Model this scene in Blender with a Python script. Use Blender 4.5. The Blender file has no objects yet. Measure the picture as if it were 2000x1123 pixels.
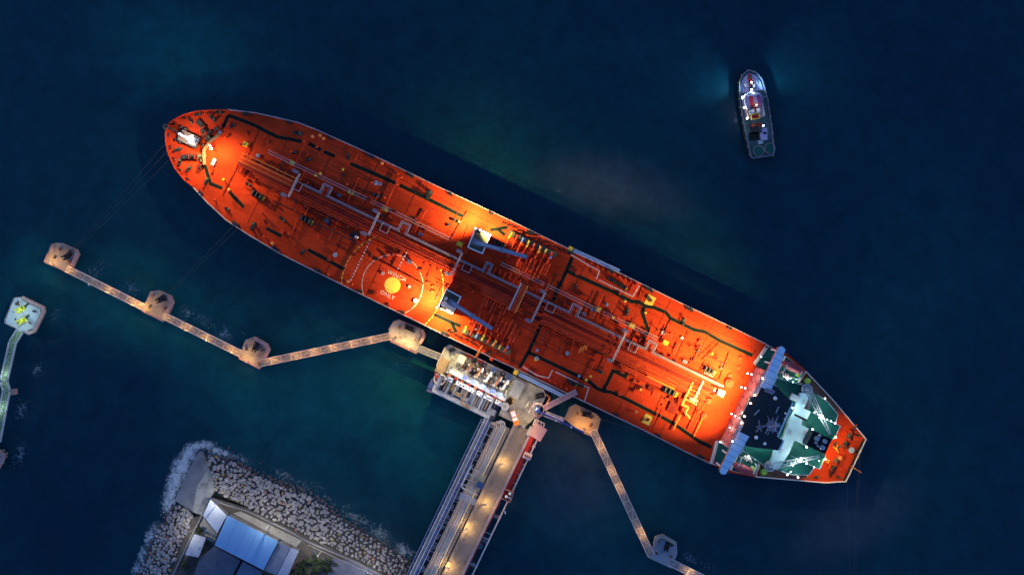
import bpy, bmesh, math, random
from mathutils import Vector, Matrix
random.seed(7)
R = math.radians
sc = bpy.context.scene
col = sc.collection

# ------------------------------------------------------------------ camera, sky, exposure
H = 420.0                       # drone height above the water
cam = bpy.data.cameras.new('camera')
cam.sensor_width = 36.0
cam.lens = 36.0 * H / (2000 / 6.0)
cam.clip_start = 1.0
cam.clip_end = 20000
cam_o = bpy.data.objects.new('camera', cam)
cam_o.location = (0, 0, H)
col.objects.link(cam_o)
sc.camera = cam_o

SUN_EL, SUN_ROT = 2.0, 300.0
world = bpy.data.worlds.new('World')
sc.world = world
world.use_nodes = True
nt = world.node_tree
sky = nt.nodes.new('ShaderNodeTexSky')
sky.sky_type = 'NISHITA'
sky.sun_disc = False
sky.sun_elevation = R(SUN_EL)
sky.sun_rotation = R(SUN_ROT)
sky.ozone_density = 2.6
sky.dust_density = 0.3
sky.air_density = 1.0
bg = nt.nodes['Background']
tint = nt.nodes.new('ShaderNodeMix'); tint.data_type = 'RGBA'; tint.blend_type = 'MULTIPLY'
tint.inputs[0].default_value = 1.0
tint.inputs[7].default_value = (0.92, 1.16, 1.85, 1)
nt.links.new(sky.outputs[0], tint.inputs[6])
nt.links.new(tint.outputs[2], bg.inputs[0])
bg.inputs[1].default_value = 0.10

sl = bpy.data.lights.new('sun', 'SUN')
sl.energy = 0.02
sl.angle = R(12)
sl.color = (1.0, 0.9, 0.8)
so = bpy.data.objects.new('sun', sl)
so.rotation_euler = (R(90 - SUN_EL - 4), 0, R(-SUN_ROT))
col.objects.link(so)

sc.view_settings.view_transform = 'Standard'
sc.view_settings.look = 'None'
sc.view_settings.gamma = 1.0
sc.view_settings.exposure = 2.2          # long night exposure
sc.view_settings.use_curve_mapping = False
sc.cycles.use_denoising = True
sc.cycles.max_bounces = 5
sc.cycles.transparent_max_bounces = 8
sc.cycles.sample_clamp_indirect = 4.0
sc.cycles.caustics_reflective = False
sc.cycles.caustics_refractive = False

# ------------------------------------------------------------------ coordinates
# the ship and the jetty share one square frame (a along the ship, b across it), in sixths of a metre
TH = R(25.65); CA, SA = math.cos(TH), math.sin(TH)
def S(a, b): return (1000 + a * CA - b * SA, 561.5 + a * SA + b * CA)
def AB(px, py):
    dx, dy = px - 1000, py - 561.5
    return dx * CA + dy * SA, -dx * SA + dy * CA
def W(px, py, z):
    k = (H - z) / H / 6.0
    return Vector(((px - 1000) * k, -(py - 561.5) * k, z))
def SW(a, b, z): return W(*S(a, b), z)
ANG = -TH                       # world angle of the ship's long axis
ACR = -TH - math.pi / 2         # world angle of the cross direction (+b)

# ------------------------------------------------------------------ materials
MATS = {}
def mat(name, color, rough=0.6, var=0.25, scale=0.6, metal=0.0, bump=0.0, bscale=4.0, emit=None, estr=0.0, stain=None, spec=0.35):
    if name in MATS: return MATS[name]
    m = bpy.data.materials.new(name); m.use_nodes = True
    n = m.node_tree; b = n.nodes['Principled BSDF']
    b.inputs['Roughness'].default_value = rough
    b.inputs['Metallic'].default_value = metal
    b.inputs['Specular IOR Level'].default_value = spec
    if emit:
        b.inputs['Base Color'].default_value = (*color, 1)
        b.inputs['Emission Color'].default_value = (*emit, 1)
        b.inputs['Emission Strength'].default_value = estr
        MATS[name] = m; return m
    geo = n.nodes.new('ShaderNodeNewGeometry')
    no = n.nodes.new('ShaderNodeTexNoise'); no.inputs['Scale'].default_value = scale
    no.inputs['Detail'].default_value = 6; no.inputs['Roughness'].default_value = 0.65
    n.links.new(geo.outputs['Position'], no.inputs['Vector'])
    mr = n.nodes.new('ShaderNodeMapRange')
    mr.inputs[1].default_value = 0.25; mr.inputs[2].default_value = 0.75
    mr.inputs[3].default_value = 1 - var; mr.inputs[4].default_value = 1 + var
    n.links.new(no.outputs['Fac'], mr.inputs[0])
    mx = n.nodes.new('ShaderNodeMix'); mx.data_type = 'RGBA'; mx.blend_type = 'MULTIPLY'
    mx.inputs[0].default_value = 1.0; mx.inputs[6].default_value = (*color, 1)
    n.links.new(mr.outputs[0], mx.inputs[7])
    out = mx.outputs[2]
    if stain:
        n2 = n.nodes.new('ShaderNodeTexNoise'); n2.inputs['Scale'].default_value = stain[1]
        n2.inputs['Detail'].default_value = 8; n2.inputs['Roughness'].default_value = 0.7
        n.links.new(geo.outputs['Position'], n2.inputs['Vector'])
        r2 = n.nodes.new('ShaderNodeMapRange'); r2.inputs[1].default_value = stain[2]; r2.inputs[2].default_value = stain[2] + 0.14
        r2.inputs[4].default_value = stain[3]
        n.links.new(n2.outputs['Fac'], r2.inputs[0])
        m2 = n.nodes.new('ShaderNodeMix'); m2.data_type = 'RGBA'
        n.links.new(r2.outputs[0], m2.inputs[0]); n.links.new(out, m2.inputs[6])
        m2.inputs[7].default_value = (*stain[0], 1)
        out = m2.outputs[2]
    n.links.new(out, b.inputs['Base Color'])
    if bump:
        n3 = n.nodes.new('ShaderNodeTexNoise'); n3.inputs['Scale'].default_value = bscale; n3.inputs['Detail'].default_value = 5
        n.links.new(geo.outputs['Position'], n3.inputs['Vector'])
        bp = n.nodes.new('ShaderNodeBump'); bp.inputs['Strength'].default_value = bump; bp.inputs['Distance'].default_value = 0.1
        n.links.new(n3.outputs['Fac'], bp.inputs['Height']); n.links.new(bp.outputs[0], b.inputs['Normal'])
    MATS[name] = m; return m

RED = mat('deck_red', (0.58, 0.043, 0.011), 0.8, 0.22, 0.09, stain=((0.24, 0.012, 0.008), 0.22, 0.60, 0.55), bump=0.25, bscale=2.5, spec=0.03)
def plate_tone(m):
    n = m.node_tree; b = n.nodes['Principled BSDF']; src = b.inputs['Base Color'].links[0].from_socket
    geo = n.nodes.new('ShaderNodeNewGeometry'); mp = n.nodes.new('ShaderNodeMapping'); mp.inputs['Rotation'].default_value = (0, 0, TH); n.links.new(geo.outputs['Position'], mp.inputs['Vector'])
    br = n.nodes.new('ShaderNodeTexBrick'); n.links.new(mp.outputs[0], br.inputs['Vector'])
    br.inputs['Color1'].default_value = (.80, .80, .80, 1); br.inputs['Color2'].default_value = (1.12, 1.12, 1.12, 1); br.inputs['Mortar'].default_value = (.62, .58, .6, 1)
    br.inputs['Scale'].default_value = 1.0; br.inputs['Mortar Size'].default_value = .035; br.inputs['Brick Width'].default_value = 9.5; br.inputs['Row Height'].default_value = 3.1; br.inputs['Mortar Smooth'].default_value = .6
    mx = n.nodes.new('ShaderNodeMix'); mx.data_type = 'RGBA'; mx.blend_type = 'MULTIPLY'; mx.inputs[0].default_value = .75
    n.links.new(src, mx.inputs[6]); n.links.new(br.outputs[0], mx.inputs[7])
    sn = n.nodes.new('ShaderNodeTexNoise'); sn.inputs['Scale'].default_value = 1.0; sn.inputs['Detail'].default_value = 8; sn.inputs['Roughness'].default_value = .75
    m2 = n.nodes.new('ShaderNodeMapping'); m2.inputs['Rotation'].default_value = (0, 0, TH); m2.inputs['Scale'].default_value = (.08, .5, 1); n.links.new(geo.outputs['Position'], m2.inputs['Vector']); n.links.new(m2.outputs[0], sn.inputs['Vector'])
    sr = n.nodes.new('ShaderNodeMapRange'); sr.inputs[1].default_value = .54; sr.inputs[2].default_value = .70; sr.inputs[4].default_value = .55; n.links.new(sn.outputs['Fac'], sr.inputs[0])
    m4 = n.nodes.new('ShaderNodeMix'); m4.data_type = 'RGBA'; n.links.new(sr.outputs[0], m4.inputs[0]); n.links.new(mx.outputs[2], m4.inputs[6]); m4.inputs[7].default_value = (.20, .012, .008, 1)
    n.links.new(m4.outputs[2], b.inputs['Base Color'])
plate_tone(RED)
REDP = mat('pipe_red', (0.58, 0.048, 0.014), 0.6, 0.25, 0.7, spec=0.12)
REDD = mat('dark_red', (0.20, 0.014, 0.008), 0.7, 0.3, 0.5, spec=0.12)
HULL = mat('hull_paint', (0.18, 0.02, 0.015), 0.5, 0.2, 0.1)
GRNS = mat('walkway_dark', (0.007, 0.010, 0.009), 0.8, 0.3, 0.6, spec=0.1)
OLIV = mat('walkway_edge', (0.11, 0.06, 0.016), 0.8, 0.3, 0.6, spec=0.1)
OLIV2 = mat('tray_olive', (0.10, 0.085, 0.045), 0.7, 0.35, 0.4)
YEL = mat('yellow_paint', (0.78, 0.46, 0.03), 0.5, 0.12, 0.8)
YLG = mat('yellow_green', (0.50, 0.62, 0.05), 0.5, 0.12, 0.8)
WHT = mat('white_paint', (0.78, 0.78, 0.76), 0.45, 0.08, 0.5)
CREAM = mat('cream_paint', (0.80, 0.62, 0.50), 0.5, 0.12, 0.4)
LIL = mat('grey_pipe_paint', (0.24, 0.18, 0.21), 0.4, 0.15, 0.8)
RAILM = mat('rail_paint', (0.46, 0.34, 0.33), 0.5, 0.2, 0.8)
BLU = mat('blue_paint', (0.16, 0.24, 0.55), 0.45, 0.15, 0.8)
GRN = mat('green_deck', (0.004, 0.085, 0.055), 0.55, 0.28, 0.25, stain=((0.01, 0.05, 0.045), 0.4, 0.58, 0.6))
NAVY = mat('roof_navy', (0.008, 0.016, 0.022), 0.7, 0.25, 0.4)
WING = mat('wing_roof_blue', (0.52, 0.68, 0.78), 0.55, 0.06, 0.3)
BLK = mat('black_steel', (0.010, 0.010, 0.011), 0.6, 0.3, 0.8)
DRK = mat('dark_grease', (0.030, 0.022, 0.016), 0.6, 0.4, 0.8)
STL = mat('grey_steel', (0.34, 0.34, 0.35), 0.5, 0.2, 0.6)
STLL = mat('light_steel', (0.50, 0.48, 0.46), 0.45, 0.2, 0.6)
CON = mat('concrete', (0.30, 0.245, 0.19), 0.9, 0.35, 0.22, stain=((0.10, 0.08, 0.065), 0.4, 0.52, 0.75), bump=0.4)
CON2 = mat('concrete_pale', (0.36, 0.335, 0.28), 0.9, 0.3, 0.2, stain=((0.13, 0.11, 0.09), 0.35, 0.52, 0.8), bump=0.4)
CONR = mat('road_concrete', (0.24, 0.195, 0.15), 0.9, 0.35, 0.15, stain=((0.10, 0.07, 0.05), 0.3, 0.5, 0.7), bump=0.3)
CONW = mat('wet_concrete', (0.20, 0.19, 0.19), 0.6, 0.3, 0.15, stain=((0.07, 0.07, 0.075), 0.12, 0.50, 0.7))
PNK = mat('fender_pink', (0.42, 0.23, 0.19), 0.7, 0.25, 0.4)
RUST = mat('rust', (0.26, 0.085, 0.035), 0.8, 0.4, 0.8)
RSTY = mat('rusty_deck', (0.22, 0.075, 0.04), 0.75, 0.3, 0.4)
GRAT = mat('grating', (0.30, 0.24, 0.17), 0.7, 0.35, 1.5)
GRATB = mat('grating_grey', (0.20, 0.19, 0.21), 0.7, 0.35, 1.5)
GREENW = mat('green_walkway', (0.16, 0.22, 0.09), 0.7, 0.3, 0.6)
ROPE = mat('rope', (0.09, 0.08, 0.07), 0.8, 0.2, 1.0)
GLS = mat('dark_glass', (0.006, 0.008, 0.010), 0.15, 0.0, 1.0)
ORG = mat('orange_paint', (0.80, 0.20, 0.03), 0.45, 0.15, 0.8)
RDP = mat('bright_red', (0.62, 0.03, 0.02), 0.5, 0.15, 0.8)
ROOFB = mat('sheet_roof_blue', (0.14, 0.30, 0.52), 0.5, 0.06, 0.08)
ROOFW = mat('sheet_roof_white', (0.42, 0.46, 0.52), 0.55, 0.14, 0.2)
ROOFG = mat('sheet_roof_grey', (0.15, 0.17, 0.22), 0.65, 0.35, 0.3)
SOIL = mat('soil', (0.10, 0.085, 0.07), 0.95, 0.45, 0.25, stain=((0.03, 0.045, 0.02), 0.3, 0.52, 0.7))
LEAF = mat('leaf', (0.028, 0.045, 0.014), 0.7, 0.5, 1.2)
BARK = mat('bark', (0.10, 0.07, 0.05), 0.9, 0.3, 2.0)
PINK = mat('bulkhead_salmon', (0.34, 0.16, 0.145), 0.6, 0.12, 0.4)
RUB = mat('tyre_rubber', (0.02, 0.02, 0.022), 0.8, 0.2, 1.0)
BWARM = mat('lamp_glass_warm', (1, .9, .7), emit=(1.0, 0.66, 0.28), estr=6)
BWHT = mat('lamp_glass_white', (1, 1, 1), emit=(0.85, 0.95, 1.0), estr=6)
STONES = [mat('stone_%s' % k, c, 0.9, 0.25, 0.9, bump=0.5, bscale=3) for k, c in
          (('grey', (0.27, 0.25, 0.24)), ('pale', (0.34, 0.31, 0.29)), ('warm', (0.29, 0.26, 0.20)),
           ('mauve', (0.25, 0.21, 0.22)), ('tan', (0.28, 0.20, 0.10)), ('rosy', (0.26, 0.15, 0.12)), ('wet', (0.085, 0.075, 0.07)))]

# ------------------------------------------------------------------ mesh helpers
WL = {}
LK = 0.22                       # lamp powers below are for exposure 0; scaled to the long exposure
def wl(o): return WL.get(o.name, Vector((0, 0, 0))) if o else Vector((0, 0, 0))

class MB:
    def __init__(s): s.v, s.f = [], []
    def add(s, vs, fs):
        n = len(s.v); s.v += [Vector(q) for q in vs]; s.f += [tuple(n + i for i in f) for f in fs]; return s
    def prism(s, pts, z0, z1):
        n = len(pts)
        a = sum(pts[i][0] * pts[(i + 1) % n][1] - pts[(i + 1) % n][0] * pts[i][1] for i in range(n))
        if a < 0: pts = pts[::-1]
        vs = [(p[0], p[1], z0) for p in pts] + [(p[0], p[1], z1) for p in pts]
        fs = [tuple(range(n))[::-1], tuple(range(n, 2 * n))] + [(i, (i + 1) % n, n + (i + 1) % n, n + i) for i in range(n)]
        return s.add(vs, fs)
    def poly(s, px, zref, z0, z1): return s.prism([W(x, y, zref) for x, y in px], z0, z1)
    def polys(s, ab, zref, z0, z1): return s.prism([SW(a, b, zref) for a, b in ab], z0, z1)
    def box(s, c, L, Wd, z0, z1, ang=ANG):
        ca, sa = math.cos(ang), math.sin(ang)
        pts = [(c[0] + x * ca - y * sa, c[1] + x * sa + y * ca) for x, y in ((-L/2, -Wd/2), (L/2, -Wd/2), (L/2, Wd/2), (-L/2, Wd/2))]
        return s.prism(pts, z0, z1)
    def bar(s, p, q, w, h):
        p, q = Vector(p), Vector(q); d = q - p
        if d.length < 1e-6: return s
        d.normalize()
        up = Vector((0, 0, 1)) if abs(d.z) < 0.95 else Vector((1, 0, 0))
        x = d.cross(up).normalized(); y = x.cross(d)
        vs = []
        for c in (p, q):
            for i, j in ((-1, -1), (1, -1), (1, 1), (-1, 1)): vs.append(c + x * (i * w / 2) + y * (j * h / 2))
        return s.add(vs, [(3, 2, 1, 0), (4, 5, 6, 7), (0, 1, 5, 4), (1, 2, 6, 5), (2, 3, 7, 6), (3, 0, 4, 7)])
    def tube(s, p, q, r, n=6, r2=None):
        p, q = Vector(p), Vector(q); d = q - p
        if d.length < 1e-6: return s
        d.normalize(); r2 = r if r2 is None else r2
        up = Vector((0, 0, 1)) if abs(d.z) < 0.9 else Vector((1, 0, 0))
        x = d.cross(up).normalized(); y = x.cross(d)
        vs = [p + (x * math.cos(t) + y * math.sin(t)) * r for t in (2 * math.pi * i / n for i in range(n))]
        vs += [q + (x * math.cos(t) + y * math.sin(t)) * r2 for t in (2 * math.pi * i / n for i in range(n))]
        return s.add(vs, [(i, (i + 1) % n, n + (i + 1) % n, n + i) for i in range(n)] + [tuple(range(n))[::-1], tuple(range(n, 2 * n))])
    def path(s, pts, r, n=6):
        for i in range(len(pts) - 1):
            s.tube(pts[i], pts[i + 1], r, n)
            if 0 < i: s.ball(pts[i], r * 1.02, 6, 4)
        return s
    def ball(s, c, r, n=8, m=6, sz=1.0):
        c = Vector(c); vs = [c + Vector((0, 0, r * sz))]
        for j in range(1, m):
            t = math.pi * j / m
            for i in range(n):
                u = 2 * math.pi * i / n
                vs.append(c + Vector((r * math.sin(t) * math.cos(u), r * math.sin(t) * math.sin(u), r * math.cos(t) * sz)))
        vs.append(c - Vector((0, 0, r * sz)))
        fs = [(0, 1 + i, 1 + (i + 1) % n) for i in range(n)]
        for j in range(m - 2):
            for i in range(n):
                a, b = 1 + j * n + i, 1 + j * n + (i + 1) % n
                fs.append((a, a + n, b + n, b))
        L = len(vs) - 1; b0 = 1 + (m - 2) * n
        fs += [(L, b0 + (i + 1) % n, b0 + i) for i in range(n)]
        return s.add(vs, fs)
    def cyl(s, c, r, z0, z1, n=14, r2=None):
        return s.tube((c[0], c[1], z0), (c[0], c[1], z1), r, n, r2)
    def ring(s, c, r0, r1, z0, z1, n=40, a0=0.0, a1=2 * math.pi, keep=None):
        full = abs(a1 - a0) > 6.28
        k = n if full else n + 1
        ts = [a0 + (a1 - a0) * i / n for i in range(k)]
        vs = []
        for t in ts:
            cx, sx = math.cos(t), math.sin(t)
            for r, z in ((r0, z0), (r1, z0), (r1, z1), (r0, z1)): vs.append((c[0] + r * cx, c[1] + r * sx, z))
        fs = []
        for i in range(n if full else k - 1):
            j = (i + 1) % k
            if keep and not keep(ts[i]): continue
            for q in range(4): fs.append((4*i + q, 4*i + (q + 1) % 4, 4*j + (q + 1) % 4, 4*j + q))
        return s.add(vs, fs)
    def wall(s, pts, w, z0, z1):
        """a wall of width w along world points (mitred)"""
        n = len(pts); L, Rr = [], []
        for i in range(n):
            p = Vector((pts[i][0], pts[i][1], 0))
            d = Vector((0, 0, 0))
            if i > 0: d += (p - Vector((pts[i-1][0], pts[i-1][1], 0))).normalized()
            if i < n - 1: d += (Vector((pts[i+1][0], pts[i+1][1], 0)) - p).normalized()
            d.normalize(); q = Vector((-d.y, d.x, 0))
            if 0 < i < n - 1:
                e = (p - Vector((pts[i-1][0], pts[i-1][1], 0))).normalized()
                q = q / max(0.5, abs(q.dot(Vector((-e.y, e.x, 0)))))
            L.append(p + q * w / 2); Rr.append(p - q * w / 2)
        vs = []
        for i in range(n):
            vs += [(L[i].x, L[i].y, z0), (Rr[i].x, Rr[i].y, z0), (Rr[i].x, Rr[i].y, z1), (L[i].x, L[i].y, z1)]
        fs = []
        for i in range(n - 1):
            for q in range(4): fs.append((4*i + q, 4*i + (q + 1) % 4, 4*i + 4 + (q + 1) % 4, 4*i + 4 + q))
        fs += [(3, 2, 1, 0), tuple(4 * (n - 1) + k for k in range(4))]
        return s.add(vs, fs)
    def mesh(s, name, m, origin=(0, 0, 0), smooth=False):
        o = Vector(origin); me = bpy.data.meshes.new(name)
        me.from_pydata([v - o for v in s.v], [], s.f); me.update()
        if m: me.materials.append(m)
        if smooth: me.polygons.foreach_set('use_smooth', [True] * len(me.polygons))
        return me
    def build(s, name, m, parent=None, origin=None, smooth=False):
        o = wl(parent) if origin is None else Vector(origin)
        ob = bpy.data.objects.new(name, s.mesh(name, m, o, smooth)); col.objects.link(ob)
        ob.parent = parent
        ob.location = o - wl(parent)
        WL[ob.name] = o.copy()
        return ob

def tag(o, label, cat, group=None, kind=None):
    o['label'] = label
    if cat: o['category'] = cat
    if group: o['group'] = group
    if kind: o['kind'] = kind
    return o
def thing(name, label, cat, loc, group=None):
    o = bpy.data.objects.new(name, None); col.objects.link(o)
    o.location = loc; WL[o.name] = Vector(loc); o.empty_display_size = 0.5
    return tag(o, label, cat, group)
def struct(o): o['kind'] = 'structure'; return o
def place(tpl, name, parent, loc, rot=0.0, scale=1.0):
    """tpl: [main mesh, (child name, child mesh), ...]; shares mesh data"""
    o = bpy.data.objects.new(name, tpl[0]); col.objects.link(o)
    o.parent = parent; o.location = Vector(loc) - wl(parent); o.rotation_euler = (0, 0, rot)
    o.scale = (scale, scale, scale) if not isinstance(scale, tuple) else scale
    WL[o.name] = Vector(loc)
    for n, me in tpl[1:]:
        c = bpy.data.objects.new(n, me); col.objects.link(c); c.parent = o
    return o
def light(loc, power, color, parent, radius=0.25, aim=None, cone=120, blend=0.6):
    d = bpy.data.lights.new('lamp_light', 'SPOT' if aim is not None else 'POINT')
    d.energy = power * LK * (0.62 if (parent and parent.name.startswith('lamp_post')) else 1.0); d.color = color; d.shadow_soft_size = radius
    o = bpy.data.objects.new('lamp_light', d); col.objects.link(o)
    if aim is not None:
        d.spot_size = R(cone); d.spot_blend = blend
        v = Vector(aim) - Vector(loc)
        o.rotation_euler = v.to_track_quat('-Z', 'Y').to_euler()
    o.parent = parent; o.location = Vector(loc) - wl(parent)
    return o
def text_mesh(txt, size, m):
    cu = bpy.data.curves.new('t', 'FONT'); cu.body = txt; cu.size = size
    cu.align_x = 'CENTER'; cu.align_y = 'CENTER'; cu.extrude = 0.003; cu.offset = 0.035; cu.space_character = 1.15
    o = bpy.data.objects.new('t', cu); col.objects.link(o)
    dg = bpy.context.evaluated_depsgraph_get(); dg.update()
    me = bpy.data.meshes.new_from_object(o.evaluated_get(dg)); me.materials.clear(); me.materials.append(m)
    bpy.data.objects.remove(o); return me

WARM = (1.0, 0.60, 0.22)
SODI = (1.0, 0.80, 0.28)
COOL = (0.62, 0.95, 1.0)
JWHT = (1.0, 0.64, 0.22)

# ------------------------------------------------------------------ water
def make_water():
    m = bpy.data.materials.new('sea_water'); m.use_nodes = True
    n = m.node_tree; b = n.nodes['Principled BSDF']
    geo = n.nodes.new('ShaderNodeNewGeometry')
    no = n.nodes.new('ShaderNodeTexNoise'); no.inputs['Scale'].default_value = 0.012; no.inputs['Detail'].default_value = 5
    no.inputs['Distortion'].default_value = 0.6
    n.links.new(geo.outputs['Position'], no.inputs['Vector'])
    cr = n.nodes.new('ShaderNodeValToRGB')
    cr.color_ramp.elements[0].position = 0.30; cr.color_ramp.elements[0].color = (0.001, 0.021, 0.038, 1)
    cr.color_ramp.elements[1].position = 0.72; cr.color_ramp.elements[1].color = (0.003, 0.044, 0.055, 1)
    n.links.new(no.outputs['Fac'], cr.inputs[0])
    # soft patches: silt tint with lamp glow on the water painted in
    nz = n.nodes.new('ShaderNodeTexNoise'); nz.inputs['Scale'].default_value = 0.03; nz.inputs['Detail'].default_value = 7; nz.inputs['Roughness'].default_value = .6; nz.inputs['Distortion'].default_value = .8
    n.links.new(geo.outputs['Position'], nz.inputs['Vector'])
    acc = None
    accs = []
    for (x, y, rx, ry, rot, kd) in ((1190, 365, 30, 12, -.25, 0), (1660, 1020, 30, 14, .5, 0), (1120, 930, 24, 26, 0, 0), (300, 620, 62, 24, -.4, 1), (640, 760, 74, 34, 0, 1), (860, 860, 40, 30, 0, 1), (90, 560, 22, 26, 0, 1), (1180, 930, 40, 36, 0, 1), (330, 100, 40, 20, 0, 1)):
        c = W(x, y, 0)
        mp = n.nodes.new('ShaderNodeMapping'); mp.vector_type = 'TEXTURE'; mp.inputs['Location'].default_value = (c.x, c.y, 0); mp.inputs['Rotation'].default_value = (0, 0, rot); mp.inputs['Scale'].default_value = (rx, ry, 20)
        n.links.new(geo.outputs['Position'], mp.inputs['Vector'])
        ln = n.nodes.new('ShaderNodeVectorMath'); ln.operation = 'LENGTH'; n.links.new(mp.outputs[0], ln.inputs[0])
        ma = n.nodes.new('ShaderNodeMath'); ma.operation = 'MULTIPLY_ADD'; n.links.new(nz.outputs['Fac'], ma.inputs[0]); ma.inputs[1].default_value = 1.3; n.links.new(ln.outputs['Value'], ma.inputs[2])
        mr = n.nodes.new('ShaderNodeMapRange'); mr.interpolation_type = 'SMOOTHSTEP'; mr.inputs[1].default_value = 1.75; mr.inputs[2].default_value = .75; n.links.new(ma.outputs[0], mr.inputs[0])
        accs.append((kd, mr.outputs[0]))
    base = cr.outputs[0]
    for kd, colr, kk in ((1, (0.004, 0.082, 0.082, 1), .85), (0, (0.036, 0.052, 0.070, 1), .8)):
        acc = None
        for k_, o_ in accs:
            if k_ != kd: continue
            if acc is None: acc = o_
            else:
                ad = n.nodes.new('ShaderNodeMath'); ad.operation = 'MAXIMUM'; n.links.new(acc, ad.inputs[0]); n.links.new(o_, ad.inputs[1]); acc = ad.outputs[0]
        sm = n.nodes.new('ShaderNodeMath'); sm.operation = 'MULTIPLY'; n.links.new(acc, sm.inputs[0]); sm.inputs[1].default_value = kk
        mx = n.nodes.new('ShaderNodeMix'); mx.data_type = 'RGBA'; n.links.new(sm.outputs[0], mx.inputs[0]); n.links.new(base, mx.inputs[6]); mx.inputs[7].default_value = colr; base = mx.outputs[2]
    # fine mottling of the surface
    nf = n.nodes.new('ShaderNodeTexNoise'); nf.inputs['Scale'].default_value = 0.16; nf.inputs['Detail'].default_value = 8; nf.inputs['Roughness'].default_value = .7; nf.inputs['Distortion'].default_value = .5
    n.links.new(geo.outputs['Position'], nf.inputs['Vector'])
    mf = n.nodes.new('ShaderNodeMapRange'); mf.inputs[1].default_value = .3; mf.inputs[2].default_value = .7; mf.inputs[3].default_value = .74; mf.inputs[4].default_value = 1.26; n.links.new(nf.outputs['Fac'], mf.inputs[0])
    m3 = n.nodes.new('ShaderNodeMix'); m3.data_type = 'RGBA'; m3.blend_type = 'MULTIPLY'; m3.inputs[0].default_value = 1; n.links.new(mx.outputs[2], m3.inputs[6]); n.links.new(mf.outputs[0], m3.inputs[7])
    n.links.new(m3.outputs[2], b.inputs['Base Color'])
    b.inputs['Roughness'].default_value = 0.35; b.inputs['IOR'].default_value = 1.33
    b.inputs['Specular IOR Level'].default_value = 0.4
    w1 = n.nodes.new('ShaderNodeTexNoise'); w1.inputs['Scale'].default_value = 0.55; w1.inputs['Detail'].default_value = 6; w1.inputs['Roughness'].default_value = 0.6
    mp = n.nodes.new('ShaderNodeMapping'); mp.inputs['Rotation'].default_value = (0, 0, 0.5); mp.inputs['Scale'].default_value = (1, 2.2, 1)
    n.links.new(geo.outputs['Position'], mp.inputs['Vector']); n.links.new(mp.outputs[0], w1.inputs['Vector'])
    bp = n.nodes.new('ShaderNodeBump'); bp.inputs['Strength'].default_value = 0.5; bp.inputs['Distance'].default_value = 0.3
    n.links.new(w1.outputs['Fac'], bp.inputs['Height']); n.links.new(bp.outputs[0], b.inputs['Normal'])
    q = MB().add([(-6000, -6000, 0), (6000, -6000, 0), (6000, 6000, 0), (-6000, 6000, 0)], [(0, 1, 2, 3)])
    o = q.build('water', m); struct(o)
    o['label'] = 'dark blue night sea around the jetty'
make_water()

# ------------------------------------------------------------------ part templates (local metres)
def tb(f, name, m, smooth=False):
    q = MB(); f(q); return q.mesh(name, m, (0, 0, 0), smooth)
BOLL = [tb(lambda q: q.box((0, 0), 2.0, 0.8, 0, 0.18, 0), 'bollard', DRK)] + \
       [('post', tb(lambda q, x=x: (q.cyl((x, 0), 0.28, 0.18, 1.0, 10), q.cyl((x, 0), 0.36, 1.0, 1.12, 10)), 'post', OLIV2 if x > 0 else DRK)) for x in (-0.6, 0.6)]
HATCH = [tb(lambda q: q.cyl((0, 0), 0.62, 0, 0.55, 14), 'hatch', REDP), ('lid', tb(lambda q: (q.cyl((0, 0), 0.74, 0.55, 0.68, 14), q.bar((-.5, 0, .74), (.5, 0, .74), .1, .1)), 'lid', REDP))]
HATCHP = [HATCH[0], ('lid', tb(lambda q: (q.cyl((0, 0), 0.74, 0.55, 0.68, 14), q.bar((-.5, 0, .74), (.5, 0, .74), .1, .1)), 'lid', STL))]
VENT = [tb(lambda q: q.cyl((0, 0), 0.20, 0, 1.5, 8), 'vent', REDP), ('cap', tb(lambda q: (q.cyl((0, 0), 0.42, 1.5, 1.7, 10), q.cyl((0, 0), 0.42, 1.7, 1.95, 10, 0.15)), 'cap', REDP))]
VENTY = [VENT[0], ('cap', tb(lambda q: (q.cyl((0, 0), 0.42, 1.5, 1.7, 10), q.cyl((0, 0), 0.42, 1.7, 1.95, 10, 0.15)), 'cap', YEL))]
VENTO = [VENT[0], ('cap', tb(lambda q: (q.cyl((0, 0), 0.5, 1.5, 1.7, 10), q.cyl((0, 0), 0.5, 1.7, 1.95, 10, 0.2)), 'cap', ORG))]
VALVE = [tb(lambda q: (q.cyl((0, 0), 0.30, 0, 0.8, 8), q.box((0, 0), 0.9, 0.5, 0.2, 0.7, 0)), 'valve', REDP), ('wheel', tb(lambda q: (q.ring((0, 0), 0.24, 0.36, 0.95, 1.02, 10), q.cyl((0, 0), 0.05, 0.8, 1.0, 6), q.bar((-.3, 0, .98), (.3, 0, .98), .06, .05)), 'wheel', DRK))]
def _winch(q):
    q.box((0, 0), 5.2, 2.2, 0, 0.25, 0)
    for x in (-2.3, -0.4, 0.5, 2.3): q.box((x, 0), 0.22, 1.8, 0.25, 1.5, 0)
WINCH = [tb(_winch, 'mooring_winch', REDP)] + \
        [('drum', tb(lambda q, x=x, L=L: (q.tube((x - L, 0, 1.2), (x + L, 0, 1.2), 0.62, 12), q.tube((x - L, 0, 1.2), (x - L + .12, 0, 1.2), 0.95, 14), q.tube((x + L - .12, 0, 1.2), (x + L, 0, 1.2), 0.95, 14)), 'drum', DRK if x < 0 else OLIV2)) for x, L in ((-1.35, 0.75), (1.4, 0.7))] + \
        [('motor', tb(lambda q: (q.box((2.9, 0.1), 0.9, 1.0, 0.2, 1.5, 0), q.tube((2.5, 0.1, 1.2), (3.5, 0.1, 1.2), 0.35, 8)), 'motor', REDP)),
         ('warping_head', tb(lambda q: (q.tube((-2.4, 0, 1.2), (-3.2, 0, 1.2), 0.3, 10, 0.45)), 'warping_head', DRK))]
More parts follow.
